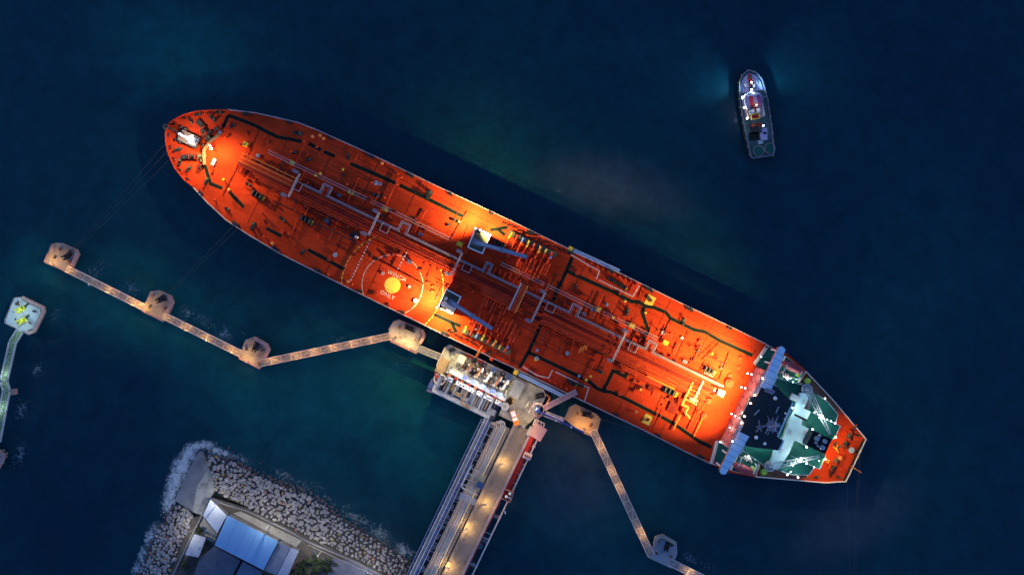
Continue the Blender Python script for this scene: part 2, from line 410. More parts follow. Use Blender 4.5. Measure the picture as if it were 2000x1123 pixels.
FAIR = [tb(lambda q: (q.box((0, 0), 2.2, 0.7, 0, 0.3, 0), q.box((-0.95, 0), 0.3, 0.6, 0.3, 1.1, 0), q.box((0.95, 0), 0.3, 0.6, 0.3, 1.1, 0), q.box((0, 0), 2.2, 0.45, 1.1, 1.3, 0)), 'fairlead', DRK),
        ('roller', tb(lambda q: (q.cyl((-0.5, 0), 0.18, 0.3, 1.1, 8), q.cyl((0.5, 0), 0.18, 0.3, 1.1, 8)), 'roller', DRK))]
CHOCK = [tb(lambda q: (q.box((0, 0), 1.3, 0.5, 0, 0.35, 0), q.box((-0.55, 0), 0.25, 0.5, 0.35, 0.9, 0), q.box((0.55, 0), 0.25, 0.5, 0.35, 0.9, 0)), 'chock', DRK)]
PEDR = [tb(lambda q: q.cyl((0, 0), 0.5, 0, 0.5, 10), 'roller_pedestal', REDP), ('roller', tb(lambda q: q.cyl((0, 0), 0.32, 0.5, 1.0, 10), 'roller', DRK))]
STEP = [tb(lambda q: (q.box((0, 0), 1.9, 2.0, 0.95, 1.05, 0), q.box((-1.2, 0), 0.5, 2.0, 0.45, 0.55, 0), q.box((1.2, 0), 0.5, 2.0, 0.45, 0.55, 0),
        [q.bar((x, y, 0), (x, y, 1.0), .12, .12) for x in (-.9, .9) for y in (-.9, .9)]), 'step_over', YEL)]
MON = [tb(lambda q: (q.cyl((0, 0), 0.16, 0, 3.2, 8), q.box((0, 0), 1.7, 1.1, 3.2, 3.4, 0), [q.bar((x, y, 3.4), (x, y, 4.3), .06, .06) for x in (-.8, .8) for y in (-.5, .5)]), 'monitor_tower', LIL),
       ('monitor', tb(lambda q: (q.cyl((0, 0), 0.22, 3.4, 4.0, 8), q.tube((-0.2, 0, 4.0), (1.4, 0, 4.5), 0.14, 8)), 'monitor', LIL))]
TBOX = [tb(lambda q: (q.box((0, 0), 1.9, 1.2, 0.15, 1.25, 0), [q.bar((x, y, 0), (x, y, .2), .1, .1) for x in (-.8, .8) for y in (-.5, .5)]), 'locker', mat('locker_grey_blue', (0.11, 0.13, 0.20), .5, .15, .8)),
        ('lid', tb(lambda q: q.box((0, 0), 2.0, 1.3, 1.25, 1.35, 0), 'lid', mat('locker_grey_blue', (0.11, 0.13, 0.20), .5, .15, .8)))]
EQUIP = [tb(lambda q: q.box((0, 0), 4.6, 2.0, 0, 0.3, 0), 'machinery_skid', REDD)] + \
        [('unit', tb(lambda q, x=x: (q.box((x, 0), 1.0, 1.7, 0.3, 1.7, 0), q.tube((x, -0.7, 1.9), (x, 0.7, 1.9), 0.3, 8)), 'unit', mm)) for x, mm in ((-1.6, DRK), (-0.3, BLK), (1.0, DRK))] + \
        [('pump', tb(lambda q: (q.cyl((2.0, 0.3), 0.35, 0.3, 1.4, 8), q.cyl((2.0, -0.5), 0.3, 0.3, 1.1, 8)), 'pump', YEL))]
GRATE = [tb(lambda q: ([q.bar((x, -.9, .35), (x, .9, .35), .09, .3) for x in [-1.2 + .4 * k for k in range(7)]], q.bar((-1.3, .9, .35), (1.3, .9, .35), .1, .35), q.bar((-1.3, -.9, .35), (1.3, -.9, .35), .1, .35)), 'skylight', STLL)]
LAMP_W = [tb(lambda q: (q.cyl((0, 0), 0.12, 0, 1.0, 6), q.box((0, 0), 0.7, 0.5, 0.95, 1.15, 0)), 'flood_lamp', STL), ('lamp_glass', tb(lambda q: q.ball((0, 0, 1.32), 0.26, 8, 6), 'lamp_glass', BWARM))]
LAMP_C = [LAMP_W[0], ('lamp_glass', tb(lambda q: q.ball((0, 0, 1.32), 0.26, 8, 6), 'lamp_glass', BWHT))]
LAMP_CS = [tb(lambda q: (q.cyl((0, 0), 0.08, 0, 0.5, 6), q.box((0, 0), 0.4, 0.4, 0.45, 0.6, 0)), 'deck_lamp', STL), ('lamp_glass', tb(lambda q: q.ball((0, 0, .72), 0.17, 8, 6), 'lamp_glass', BWHT))]

# ------------------------------------------------------------------ TANKER
DZ = 11.0
T = thing('tanker', 'long orange-red oil tanker moored along the jetty', 'ship', SW(0, 13, 0))
UP = [(322, 262), (324, 250), (330, 240), (341, 231.5), (360, 222.5), (385, 216.5), (415, 214.3), (445, 214.3), (470, 217.3), (500, 221), (540, 230), (580, 239),
      (620, 254.5), (688, 285), (752, 314.5), (859, 366), (933, 400.5), (1000, 432), (1115, 488), (1212, 534), (1336, 594.5), (1440, 644), (1495, 671)]
ST = [S(538, -117), S(588, -103), S(659, -75), S(752, -33.5), S(752, 59.5), S(715, 80), S(659, 101), S(588, 128), S(538, 142)]
LO = [(1383, 903), (1330, 877), (1255, 838.5), (1163, 794.5), (1020, 726), (887, 663.5), (788, 615), (740, 592), (634, 539), (548, 496), (484, 458), (441, 429.5),
      (405, 396), (377, 366), (358, 352), (340, 329), (328, 303), (322.5, 278)]
OUT = UP + ST + LO
deckw = [W(x, y, DZ) for x, y in OUT]
# hull: lofted from the deck edge down to a narrower waterline
def hull():
    q = MB(); n = len(deckw)
    def lower(p, k):
        a, b = AB(*p); w = (b - 13)
        sh = 0.97
        if a < -420: sh = 0.97 - 0.5 * k * min(1, (-420 - a) / 330.0)
        if a > 520: sh = 0.97 - 0.25 * k
        aa = a
        if a < -560: aa = a + 26 * k * min(1, (-560 - a) / 120.0)
        if a > 640: aa = a - 36 * k
        return SW(aa, 13 + w * sh, DZ)
    rings = [[(p.x, p.y, DZ - 0.02) for p in deckw]]
    for k, z in ((0.35, 7.0), (0.8, 2.5), (1.0, -1.0)):
        rings.append([(v.x, v.y, z) for v in (lower(p, k) for p in OUT)])
    vs = [v for r in rings for v in r]
    fs = []
    for j in range(3):
        for i in range(n): fs.append((j*n + i, j*n + (i+1) % n, (j+1)*n + (i+1) % n, (j+1)*n + i))
    q.add(vs, fs); return q.build('hull', HULL, T)
hull()
dk = MB().prism([(p.x, p.y) for p in deckw], DZ - 0.25, DZ).build('deck', RED, T)
Z1 = DZ + 0.004

# gunwale bar and guard rail down both sides, bulwark round the bow
side_u = [W(x, y, DZ + .4) for x, y in UP[7:]] + [SW(512, -114, DZ + .4)]
side_l = [W(*S(512, 139), DZ + .4)] + [W(x, y, DZ + .4) for x, y in LO[:14]]
for pts in (side_u, side_l):
    MB().wall(pts, 0.32, DZ - .3, DZ + .42).build('gunwale', RAILM, T)
    q = MB()
    for i in range(len(pts) - 1):
        p, d = pts[i], pts[i + 1] - pts[i]
        for h in (.55, 1.1): q.tube(p + Vector((0, 0, h - .4)), p + d + Vector((0, 0, h - .4)), .05, 4)
        k = max(1, int(d.length / 2.5))
        for j in range(k): c = p + d * (j / k); q.bar((c.x, c.y, DZ + .4), (c.x, c.y, DZ + 1.1), .06, .06)
    q.build('guard_rail', RAILM, T)
aft_rail = [SW(588, -101, DZ), SW(659, -73.5, DZ), SW(750.5, -32.5, DZ), SW(750.5, 58.5, DZ), SW(715, 78.5, DZ), SW(659, 99.5, DZ), SW(588, 126.5, DZ)]
MB().wall(aft_rail, 0.30, DZ, DZ + .9).build('stern_bulwark', CREAM, T)
bow_px = [(445, 214.6)] + UP[6::-1] + LO[:-6:-1]
bow = [W(x, y, DZ + 1.3) for x, y in [(445, 215.2), (415, 215.2), (385, 217.4), (360, 223.4), (341, 232.6), (331, 241), (325, 251), (323, 262), (323.4, 278), (329, 302.6), (341, 328), (359, 351), (377.5, 364.8)]]
MB().wall(bow, 0.28, DZ - .2, DZ + 1.35).build('bulwark', REDP, T)
cen = W(400, 290, DZ)
def along(pts, step, start=0.0):
    out, acc = [], start
    for i in range(len(pts) - 1):
        d = pts[i + 1] - pts[i]; L = d.length
        while acc < L: out.append((pts[i] + d * (acc / L), d.normalized())); acc += step
        acc -= L
    return out
for p, d in along(bow, 1.9, 0.6):
    inn = (cen - p); inn.z = 0; inn.normalize()
    q = MB(); a = Vector((p.x, p.y, DZ)) + inn * .15
    q.add([a - d * .06, a + d * .06, a + inn * 1.0 + d * .06, a + inn * 1.0 - d * .06, a - d * .06 + Vector((0, 0, 1.2)), a + d * .06 + Vector((0, 0, 1.2))],
          [(0, 1, 2, 3), (0, 3, 4), (1, 5, 2), (4, 3, 2, 5), (0, 4, 5, 1)])
    q.build('bulwark_stay', REDP, T)

# dark walkway lines with olive edges
STRIPES = [[(446, 226), (437, 246), (424, 256)], [(446, 226), (472, 235), (499, 246), (520, 257), (542, 268), (565, 272), (590, 277)], [(400, 322), (411, 359), (434.7, 368.5)], [(447.5, 375), (476, 405)],
    [(603, 280.6), (627, 293.4)], [(633.7, 296.6), (654, 306)], [(685, 320), (771.6, 357.6)], [(781, 362), (903.5, 422.5)], [(957, 449.5), (991, 444)], [(973, 448.5), (986, 459)],
    [(520.5, 446), (549, 461)], [(601.7, 487.6), (672, 526)], [(848, 614), (899.4, 637)], [(882, 630), (891, 649)],
    [(1118, 502.6), (1106.6, 529), (1087, 569), (1081, 588)], [(1107, 529.5), (1200, 571), (1233.8, 589), (1247.7, 589.5), (1259, 597.6), (1276, 600), (1300, 610), (1310, 622), (1356, 644), (1376.5, 648), (1405, 665), (1469.5, 694)],
    [(1258, 600), (1254, 610), (1266, 644.6), (1254, 668)], [(1056, 635), (1032, 688), (1014.5, 718)],
    [(1032.6, 688), (1080, 711), (1120.6, 730), (1150.5, 745), (1165.5, 758), (1178, 763), (1193, 765.7), (1219, 777), (1294, 815), (1315, 826.6), (1366, 862), (1390, 873)], [(1179, 762), (1197.6, 724), (1221, 734.7), (1234, 709)]]
for st in STRIPES:
    pts = [W(x, y, DZ) for x, y in st]
    e = MB().wall(pts, 1.22, DZ - .01, DZ + .02).build('walkway', OLIV, T)
    MB().wall(pts, 0.95, DZ - .01, DZ + .05).build('tread', GRNS, e)

# painted winching-only area
C0 = W(766.5, 557, DZ)
def inside(c, r):
    def k(t):
        p = c + Vector((math.cos(t) * r, math.sin(t) * r, 0)); a, b = AB(p.x * 6 * H / (H - DZ) + 1000, -p.y * 6 * H / (H - DZ) + 561.5)
        return b < 137.5
    return k
PAINTY = mat('marking_yellow', (0.80, 0.50, 0.06), 0.6, 0.1, 0.8)
PAINTW = mat('marking_cream', (0.66, 0.46, 0.34), 0.6, 0.15, 0.8)
MB().cyl(C0, 2.55, DZ, Z1 + .006, 48).build('winching_disc', PAINTY, T)
MB().ring(C0, 9.55, 9.76, DZ, Z1 + .004, 160, keep=inside(C0, 9.7)).build('winching_ring', PAINTW, T)
k0 = inside(C0, 16.2)
def k1(t):
    im = math.degrees(-t) % 360
    return k0(t) and (172 < im < 252 or im > 328 or im < 50)
for k in range(72):
    t0 = 2 * math.pi * k / 72
    if k1(t0 + .03): MB().ring(C0, 15.98, 16.24, DZ, Z1 + .004, 4, t0, t0 + .062).build('manoeuvring_dash', PAINTY, T)
for w_, (x, y) in (('WINCH', (775, 539)), ('ONLY', (756.5, 576.5))):
    o = place([text_mesh(w_, 1.7, PAINTW)], 'lettering', T, W(x, y, DZ + .008), -R(25.65))

def rect_(a0, a1, b0, b1): return [(a0, b0), (a1, b0), (a1, b1), (a0, b1)]
# pipes, catwalk and fittings laid out in the ship's frame
def sp(ab, z): return [SW(a, b, z) for a, b in ab]
def pipe(ab, z, r, m=REDP, name='cargo_pipe', n=7):
    pts = [SW(p[0], p[1], p[2] if len(p) > 2 else z) for p in ab]
    return MB().path(pts, r, n).build(name, m, T)
loops = [(-419, -401), (-250, -231), (-66, -53), (121, 139), (286, 303)]
for off, r, m in ((-5.5, .22, LIL), (-2.8, .13, LIL)):
    pts = [(-455, off)]
    for l0, l1 in loops:
        d = 0 if off < -4 else 3
        pts += [(l0 + d, off), (l0 + d, -24 + d), (l1 - d, -24 + d), (l1 - d, off)]
    pts.append((456, off))
    pipe(pts, DZ + 2.6, r, m, 'grey_service_pipe')
for l0, l1 in loops:                # orange pipes inside the loops
    for k in (0.36, 0.64):
        a = l0 + (l1 - l0) * k
        pipe([(a, -17), (a, 8)], DZ + 1.5, .2)
for b in (-35.5, -30.5):            # slim twin pipes on the upper side
    for a0, a1 in ((-545, -330), (-322, -150), (-40, 55), (60, 175), (182, 300)):
        pipe([(a0, b), (a1, b)], DZ + .9, .10, RAILM, 'twin_pipe', 5)
for px, py in ((480.6, 283), (571.5, 319), (686, 375.7), (752, 409), (898, 477), (1167.5, 604), (1233.8, 636), (1299, 669)):
    place(STEP, 'step_over', T, W(px, py, DZ), ANG, .72)
# central pipe bundle
bundle_f = [(-5 + 2.2, .22), (1.5, .3), (5, .24), (18, .3), (22, .22), (26, .16)]
for b, r in bundle_f: pipe([(-590 + abs(b) * 2, b), (60, b)], DZ + 1.7 + random.random() * .6, r)
bundle_a = [(-1, .18), (2, .22), (5, .2), (8, .25), (19, .28), (22.5, .28), (26, .24), (30, .3), (34, .26), (38, .2)]
for b, r in bundle_a: pipe([(64 + random.random() * 20, b), (430 + random.random() * 20, b)], DZ + 1.7 + random.random() * .7, r)
for b in (43, 46.5, 50): pipe([(255 + b - 43, b), (395, b)], DZ + 1.2, .27)
for a0, a1, b0, b1 in ((-575, 62, -4, 27.5), (62.4, 445, -3, 41)):      # thin sheet with the pipes' shadow and grime painted dark
    MB().polys(rect_(a0, a1, b0, b1), DZ, DZ - .01, DZ + .03).build('pipe_shade_sheet', mat('pipe_shade_grime', (0.13, 0.010, 0.008), .8, .4, .5, spec=.05), T)
# transverse frames that carry the bundle
for a in range(-580, 440, 22):
    q = MB(); p, r = SW(a, -7, DZ + 1.4), SW(a, (28 if a < 60 else 41), DZ + 1.4)
    q.bar(p, r, .22, .22)
    for k in (0.0, .5, 1.0): c = p.lerp(r, k); q.bar((c.x, c.y, DZ), (c.x, c.y, DZ + 1.4), .16, .16)
    q.build('pipe_support', REDD, T)
# raised catwalk down the centre
q = MB(); q.wall([SW(-585, 12.8, DZ), SW(440, 12.8, DZ)], 1.3, DZ + 2.0, DZ + 2.12); q.build('catwalk', REDD, T)
for b in (9.3, 16.2):
    q = MB()
    for h in (2.6, 3.1): q.tube(SW(-585, b, DZ + h), SW(440, b, DZ + h), .05, 4)
    for a in range(-585, 441, 9): q.bar(SW(a, b, DZ + 2.1), SW(a, b, DZ + 3.1), .05, .05)
    for a in range(-585, 441, 36): q.bar(SW(a, b, DZ), SW(a, b, DZ + 2.0), .16, .16)
    q.build('catwalk_rail', REDP, T)
# square railed landings
for a in (-464, -274, -96, 85, 264):
    c = SW(a, 3, DZ)
    lp = MB().box(c, 2.5, 2.5, DZ + 2.4, DZ + 2.5); o = lp.build('landing', REDD, T)
    q = MB(); s_ = 8.2
    cs = [(a - s_, 3 - s_), (a + s_, 3 - s_), (a + s_, 3 + s_), (a - s_, 3 + s_)]
    for i in range(4):
        for h in (2.9, 3.5): q.tube(SW(*cs[i], DZ + h), SW(*cs[(i + 1) % 4], DZ + h), .09, 5)
        q.bar(SW(*cs[i], DZ), SW(*cs[i], DZ + 3.5), .14, .14)
    q.build('landing_rail', RAILM, o)
for a, bu, bl in ((-476, -21, 30), (-303, -19, 30), (-123, -19, 30), (57, -19, 44), (233, -20, 45), (410, None, 44)):
    for b in (bu, bl):
        if b is None: continue
        place(MON, 'monitor_tower', T, SW(a, b, DZ), ANG + (0 if b < 0 else math.pi))
        q = MB(); q.bar(SW(a + 6, b, DZ + 3.2), SW(a + 6, 3, DZ + 2.6), .28, .1)
        for d in (4.4, 7.6): q.tube(SW(a + d, b, DZ + 4.1), SW(a + d, 3, DZ + 3.4), .07, 4)
        q.build('monitor_bridge', RAILM, T)
# cross pipes over the tanks and the transverse bulkhead ridges
cross = [((701, 347), (675, 402), .16), ((832.5, 410), (810, 454), .18), ((778, 347), (750, 409), .2), ((1178, 577), (1157, 623), .17), ((660.5, 430), (642, 468), .17), ((708, 440), (702, 452), .14),
         ((596, 281), (566, 341), .12), ((500, 250), (477, 305), .12), ((519, 262), (506, 285), .1), ((544, 356), (527, 405), .14), ((463, 316), (432, 375), .12), ((1314, 628), (1292, 672), .14),
         ((1347, 650), (1322, 706), .1), ((1405, 672), (1372, 705), .14), ((1399, 668), (1364, 700), .1), ((1424, 690), (1405, 742), .16), ((1135, 765), (1162, 705), .12), ((1122, 660), (1113, 700), .2),
         ((1252, 588), (1264, 560), .12), ((880, 470), (912, 415), .14), ((903, 470), (915, 440), .12), ((1000, 560), (985, 590), .12), ((590, 400), (566, 470), .1), ((700, 300), (692, 318), .1), ((1290, 795), (1270, 838), .1), ((1298, 798), (1277, 842), .1)]
for p, q_, r in cross:
    MB().tube(W(*p, DZ + .7), W(*q_, DZ + .7), r, 6).build('cross_pipe', REDP, T)
    m = MB(); P, Q = W(*p, DZ), W(*q_, DZ)
    for k in (.1, .5, .9): c = P.lerp(Q, k); m.bar((c.x, c.y, DZ), (c.x, c.y, DZ + .7), .14, .14)
    m.build('pipe_stool', REDD, T)
for a in (-520, -430, -340, -250, -160, 0, 110, 200, 290, 385):       # low weld ridges over the bulkheads
    for s0, s1 in ((-112, -40), (46, 137)):
        if a < -400: s0, s1 = (s0 * .72, s1) if s0 < 0 else (s0, s1 * .8)
        MB().wall([SW(a, s0, DZ), SW(a, s1, DZ)], .10, DZ - .01, DZ + .06).build('deck_seam', REDD, T)
for b, a0, a1 in ((-72, -430, 480), (-96, -380, 480), (75, -380, 480), (108, -330, 480)):
    MB().wall([SW(a0, b, DZ), SW(a1, b, DZ)], .09, DZ - .01, DZ + .05).build('deck_seam', REDD, T)
# white-banded dashed fire lines over the winching area
for p, q_ in (((724, 468.5), (683.5, 549.7)), ((794.7, 492), (775.4, 528))):
    P, Q = W(*p, DZ + 1.0), W(*q_, DZ + 1.0)
    o = MB().tube(P, Q, .13, 6).build('banded_pipe', REDD, T); n = int((Q - P).length / 1.0)
    m = MB()
    for i in range(n): m.tube(P.lerp(Q, (i + .15) / n), P.lerp(Q, (i + .6) / n), .2, 6)
    m.build('white_band', STLL, o)
m = MB(); P, Q = W(724, 500, DZ + .5), W(828, 556, DZ + .5)
m.tube(P, Q, .11, 5); m.build('hand_line_pipe', REDD, T)
m = MB()
for i in range(26): c = P.lerp(Q, i / 25); m.bar((c.x, c.y, DZ), (c.x, c.y, DZ + 1.0), .10, .10)
m.build('hand_line_post', DRK, T)
rp = random.Random(21)
def on_mark(a, b): return math.hypot(a + 212, b - 97) < 60
for k in range(84):                 # small-bore lines along the ship
    a0 = rp.uniform(-560, 400); L = rp.uniform(25, 130); b = rp.choice((-46, -42, -27, -20, -14, -10, 28, 33, 40, 48, 54, 60, 66)) + rp.uniform(-2, 2)
    if on_mark(a0, b) or on_mark(a0 + L, b) or on_mark(a0 + L / 2, b): continue
    pipe([(a0, b), (min(a0 + L, 445), b)], DZ + rp.uniform(.4, 1.3), rp.uniform(.07, .13), rp.choice((REDD, REDP, REDD, DRK)), 'small_pipe', 5)
for k in range(120):                # short cross branches
    a0 = rp.uniform(-540, 440); b0 = rp.choice((-60, -44, -26, 20, 30, 44, 58)) + rp.uniform(-4, 4); L = rp.uniform(8, 34)
    if a0 < -430: b0 *= .6
    if on_mark(a0, b0) or on_mark(a0, b0 + L): continue
    pipe([(a0, b0), (a0, b0 + L)], DZ + rp.uniform(.4, 1.6), rp.uniform(.07, .15), rp.choice((REDD, REDP, DRK)), 'small_pipe', 5)
for k in range(130):                # small boxes and stools that throw shadows
    a0 = rp.uniform(-540, 440); b0 = rp.uniform(-60, 80)
    if a0 < -400: b0 *= .6
    if on_mark(a0, b0): continue
    MB().box(SW(a0, b0, DZ), rp.uniform(.4, 1.5), rp.uniform(.3, .9), DZ, DZ + rp.uniform(.4, 1.4), ANG + rp.choice((0, 0, .4))).build('deck_fitting', rp.choice((REDD, REDP, DRK, REDP)), T)
# white outlined gutters along the accommodation ladders
for ab in ([(1115, 497), (1151, 519), (1155, 521), (1171, 529), (1165, 545)], [(1170, 547), (1236, 579), (1248, 558)], [(1021, 716), (1050, 733), (1068, 737), (1072, 738), (1079, 722)], [(1085, 726), (1150, 757), (1142, 783)]):
    MB().path([W(x, y, DZ + .9) for x, y in ab], .15, 5).build('white_rail_pipe', STLL, T)

# manifold area on both sides: drip tray, manifold stubs, presentation flanges
def manifold(sgn):
    tb_ = lambda b: 13 + sgn * b
    ty = AB(1041, 477)[1] - 13 if sgn < 0 else AB(953, 668)[1] - 13
    y0 = abs(ty)
    ptray = MB().polys([(-52, tb_(y0 - 5)), (52, tb_(y0 - 5)), (52, tb_(y0 + 6)), (-52, tb_(y0 + 6))], DZ + .9, DZ + .35, DZ + .9)
    tray = ptray.build('drip_tray', OLIV2, T)
    cols = [YEL, REDP, BLU, YEL, REDP, ORG, YEL, REDP]
    for k in range(8):
        a = -46 + k * 12.5
        r = .34 if k % 3 else .24
        m = MB(); L = 30 if k % 2 else 20
        m.path([SW(a, tb_(y0 + 2), DZ + 1.9), SW(a, tb_(y0 - 14), DZ + 1.9), SW(a, tb_(y0 - 16), DZ + 1.2), SW(a, tb_(y0 - 16 - L), DZ + 1.2)], r, 8)
        o = m.build('manifold_pipe', REDP, T)
        f = MB(); f.tube(SW(a, tb_(y0 + 2), DZ + 1.9), SW(a, tb_(y0 + 3), DZ + 1.9), r * 1.7, 10); f.tube(SW(a, tb_(y0 - 6), DZ + 1.9), SW(a, tb_(y0 - 5.2), DZ + 1.9), r * 1.7, 10)
        f.tube(SW(a, tb_(y0 - 5), DZ + 1.9), SW(a, tb_(y0 + 2), DZ + 1.9), r * 1.12, 10)
        f.build('flange', cols[k], o)
        v = MB(); v.cyl(SW(a, tb_(y0 - 11), 0), .42, DZ + 1.6, DZ + 2.9, 8); v.build('valve_actuator', cols[(k + 3) % 8], o)
    for k in range(5):               # long crossover pipes heading inboard
        a = 2 + k * 9
        pipe([(a, tb_(y0 - 24)), (a, tb_(y0 - 62 + (k % 3) * 6))], DZ + 1.5, .28, REDP, 'crossover_pipe')
    for a, L in ((-10, 34), (48, 26)):
        pipe([(a, tb_(y0 - 20)), (a, tb_(y0 - 20 - L))], DZ + 2.2, .2, REDP, 'crossover_pipe')
    for k in range(3):
        m = MB(); m.polys([(-44 + k * 34, tb_(y0 - 22)), (-26 + k * 34, tb_(y0 - 22)), (-26 + k * 34, tb_(y0 - 15)), (-44 + k * 34, tb_(y0 - 15))], DZ + 1.2, DZ + 1.1, DZ + 1.2)
        m.build('reducer_rack', REDD, T)
    for k in range(14):
        place(CHOCK, 'chock', T, SW(-70 + k * 11, tb_(y0 + 12 + (k % 3)), DZ), ANG + random.random() * .4, .8)
manifold(-1); manifold(1)
# cross-deck gantry at midship
for b0, m in ((30, REDP), (34.5, REDP), (39, ORG)):
    pass
for da, r, m in ((0, .3, STL), (5, .34, REDP), (9.5, .34, REDP), (13.5, .3, ORG)):
    pipe([(13 + da, -16), (13 + da, 42)], DZ + 3.0, r, m, 'crossover_pipe')
for k in range(8):
    a = -38 + k * 6.5
    pipe([(a, 26), (a, 64 - (k % 3) * 8)], DZ + 1.7, .2 + .08 * (k % 2), REDP, 'crossover_pipe')
for k in range(5): pipe([(-60 + k * 3, 20 + k * 4), (20 + k * 5, 20 + k * 4)], DZ + 2.2, .24, REDP, 'crossover_pipe')
for k in range(6): pipe([(-45 + k * 11, -22), (-45 + k * 11, -8 - (k % 2) * 4)], DZ + 1.8, .22, REDP, 'crossover_pipe')

# hose crane houses with cranes
def crane_house(corners, boom0, boom1, lamps, drums):
    zt = DZ + 5.2
    base = MB().poly(corners, zt, DZ, zt - .5).build('crane_house', REDD, T)
    MB().poly(corners, zt, zt - .5, zt - .3).build('house_roof', OLIV2, base)
    ps = [W(x, y, zt) for x, y in corners]; ps.append(ps[0])
    MB().wall(ps, .34, zt - .55, zt + .45).build('white_coaming', WHT, base)
    c = W(*boom0, zt)
    cr = MB().cyl(c, .75, zt - .3, zt + 2.2, 12).build('deck_crane', BLU, T)
    MB().box(c, 2.6, 1.8, zt + 2.2, zt + 3.4, ANG).build('crane_cab', LIL, cr)
    P, Q = W(*boom0, zt + 3.9), W(*boom1, zt + 4.6)
    m = MB(); d = (Q - P).normalized(); sd = d.cross(Vector((0, 0, 1))).normalized()
    for i, (k0, k1, w) in enumerate(((-.03, .52, 1.0), (.5, .53, 1.35), (.53, 1.0, .9))):
        m.bar(P.lerp(Q, k0), P.lerp(Q, k1), w + .25, 1.0)
    m.build('boom', LIL if False else mat('boom_bluegrey', (0.24, 0.24, 0.30), .5, .12, .8), cr)
    m = MB(); m.tube(P.lerp(Q, .98), P.lerp(Q, .98) - Vector((0, 0, 2.2)), .06, 5); m.ball(P.lerp(Q, .98) - Vector((0, 0, 2.5)), .35); m.build('hook_block', YEL, cr)
    m = MB(); m.tube(P + Vector((0, 0, .6)), P.lerp(Q, .45) + Vector((0, 0, .7)), .14, 6); m.build('luffing_cylinder', STLL, cr)
    for (x, y, r) in drums: MB().cyl(W(x, y, zt), r, zt - .3, zt + .9, 14).build('hose_drum', CREAM, base)
    q = MB(); e = W(*boom1, DZ + 2.2)
    q.ring(e, 2.1, 2.4, DZ + 2.1, DZ + 2.3, 20); q.ring(e, 2.1, 2.3, DZ + 3.1, DZ + 3.2, 20)
    for k in range(8): t = k * math.pi / 4; q.bar((e.x + 2.2 * math.cos(t), e.y + 2.2 * math.sin(t), DZ), (e.x + 2.2 * math.cos(t), e.y + 2.2 * math.sin(t), DZ + 3.1), .1, .1)
    q.build('boom_rest', REDD, T)
    for i, (x, y, aim, pw, cone) in enumerate(lamps):
        p = W(x, y, zt + 1.8); b = place(LAMP_W, 'flood_lamp', T, (p.x, p.y, zt + .4), ANG)
        a = W(*aim, DZ)
        v = (a - p); v.z = 0; v.normalize()
        light((p.x + v.x * .6, p.y + v.y * .6, zt + 1.9), pw, SODI, b, .3, a, cone, .9)
crane_house([(914, 483), (929, 446), (958, 459), (942, 495)], (931, 474), (1029, 502), [(928.7, 446, (880, 415), 46000, 140), (938, 449, (985, 432), 28000, 132)], [])
crane_house([(856, 599.5), (872, 565), (900, 580), (883, 613)], (884, 592), (961, 642), [(853.5, 600.6, (805, 575), 46000, 140), (861.7, 604, (895, 640), 34000, 140)], [(868, 594, 1.0), (879, 601, 1.3), (871, 583, .6)])
place(EQUIP, 'machinery_skid', T, W(975, 476, DZ), ANG)

# forecastle: breakwater, foremast, winches
brk = [W(x, y, DZ + 1.6) for x, y in ((429, 263), (416, 273), (407, 281.5), (399, 293), (399.5, 322))]
MB().wall(brk, .35, DZ, DZ + 1.8).build('breakwater', REDP, T)
MB().wall([p - Vector((0, 0, 0)) for p in brk], 1.0, DZ + 1.8, DZ + 1.9).build('breakwater_cap', mat('cap_brown', (0.24, 0.11, 0.05), .7, .2, .8), T)
fm = MB().box(W(372, 273, DZ), 6.2, 3.6, DZ, DZ + 2.6, ANG).build('foremast_house', mat('house_tan', (0.13, 0.085, 0.06), .6, .2, .5), T)
MB().box(W(383, 279, DZ), 2.6, 2.4, DZ + 2.6, DZ + 4.0, ANG).build('foremast_locker', STL, fm)
MB().box(W(360, 267, DZ), 3.0, 2.2, DZ, DZ + 1.8, ANG).build('bosun_hatch', OLIV2, T)
mp = W(368, 270, DZ)
m = MB(); m.tube((mp.x, mp.y, DZ + 2.6), (mp.x, mp.y, DZ + 13), .45, 10, .22); m.bar((mp.x - 1.2, mp.y + .6, DZ + 9), (mp.x + 1.2, mp.y - .6, DZ + 9), .2, .2)
m.build('foremast', WHT, T)
m = MB(); m.bar(W(326, 248, DZ + 1.4), W(352, 260, DZ + 1.0), .5, .4); m.ring(W(325.5, 248.5, DZ), .5, .9, DZ + 1.3, DZ + 1.6, 14); m.build('bow_chain_stopper', OLIV2, T)
m = MB(); m.tube(W(349, 259, DZ + .8), W(361, 265.5, DZ + .8), .28, 6); m.build('towing_pennant', CREAM, T)
for px, py, dr, pw, cone in ((369.5, 268, (395, 300), 2600, 150), (375.5, 266, (345, 285), 1800, 150)):
    p = W(px, py, DZ + 9); b = place(LAMP_C, 'flood_lamp', T, (p.x, p.y, DZ + 7.9), ANG)
    light((p.x, p.y, DZ + 9.9), pw, (1.0, .72, .40), b, .3, W(*dr, DZ), cone, .9)
p = W(366.5, 271, DZ + 8.6); b = place(LAMP_C, 'anchor_lamp', T, (p.x, p.y, DZ + 7.6), ANG)
light((p.x - .5, p.y, DZ + 9.6), 9000, (1.0, .92, .78), b, .3)
p = W(374, 273, DZ + 10); b = place(LAMP_W, 'flood_lamp', T, (p.x, p.y, DZ + 9.4), ANG)  # added fill flood, aimed aft to lift the dim foredeck
light((p.x + .8, p.y - .4, DZ + 11.2), 32000, SODI, b, .3, W(600, 385, DZ), 62, 1.0)
m = MB(); m.bar((p.x, p.y, DZ + 9.5), (mp.x, mp.y, DZ + 9.5), .2, .2); m.build('lamp_bracket', WHT, T)
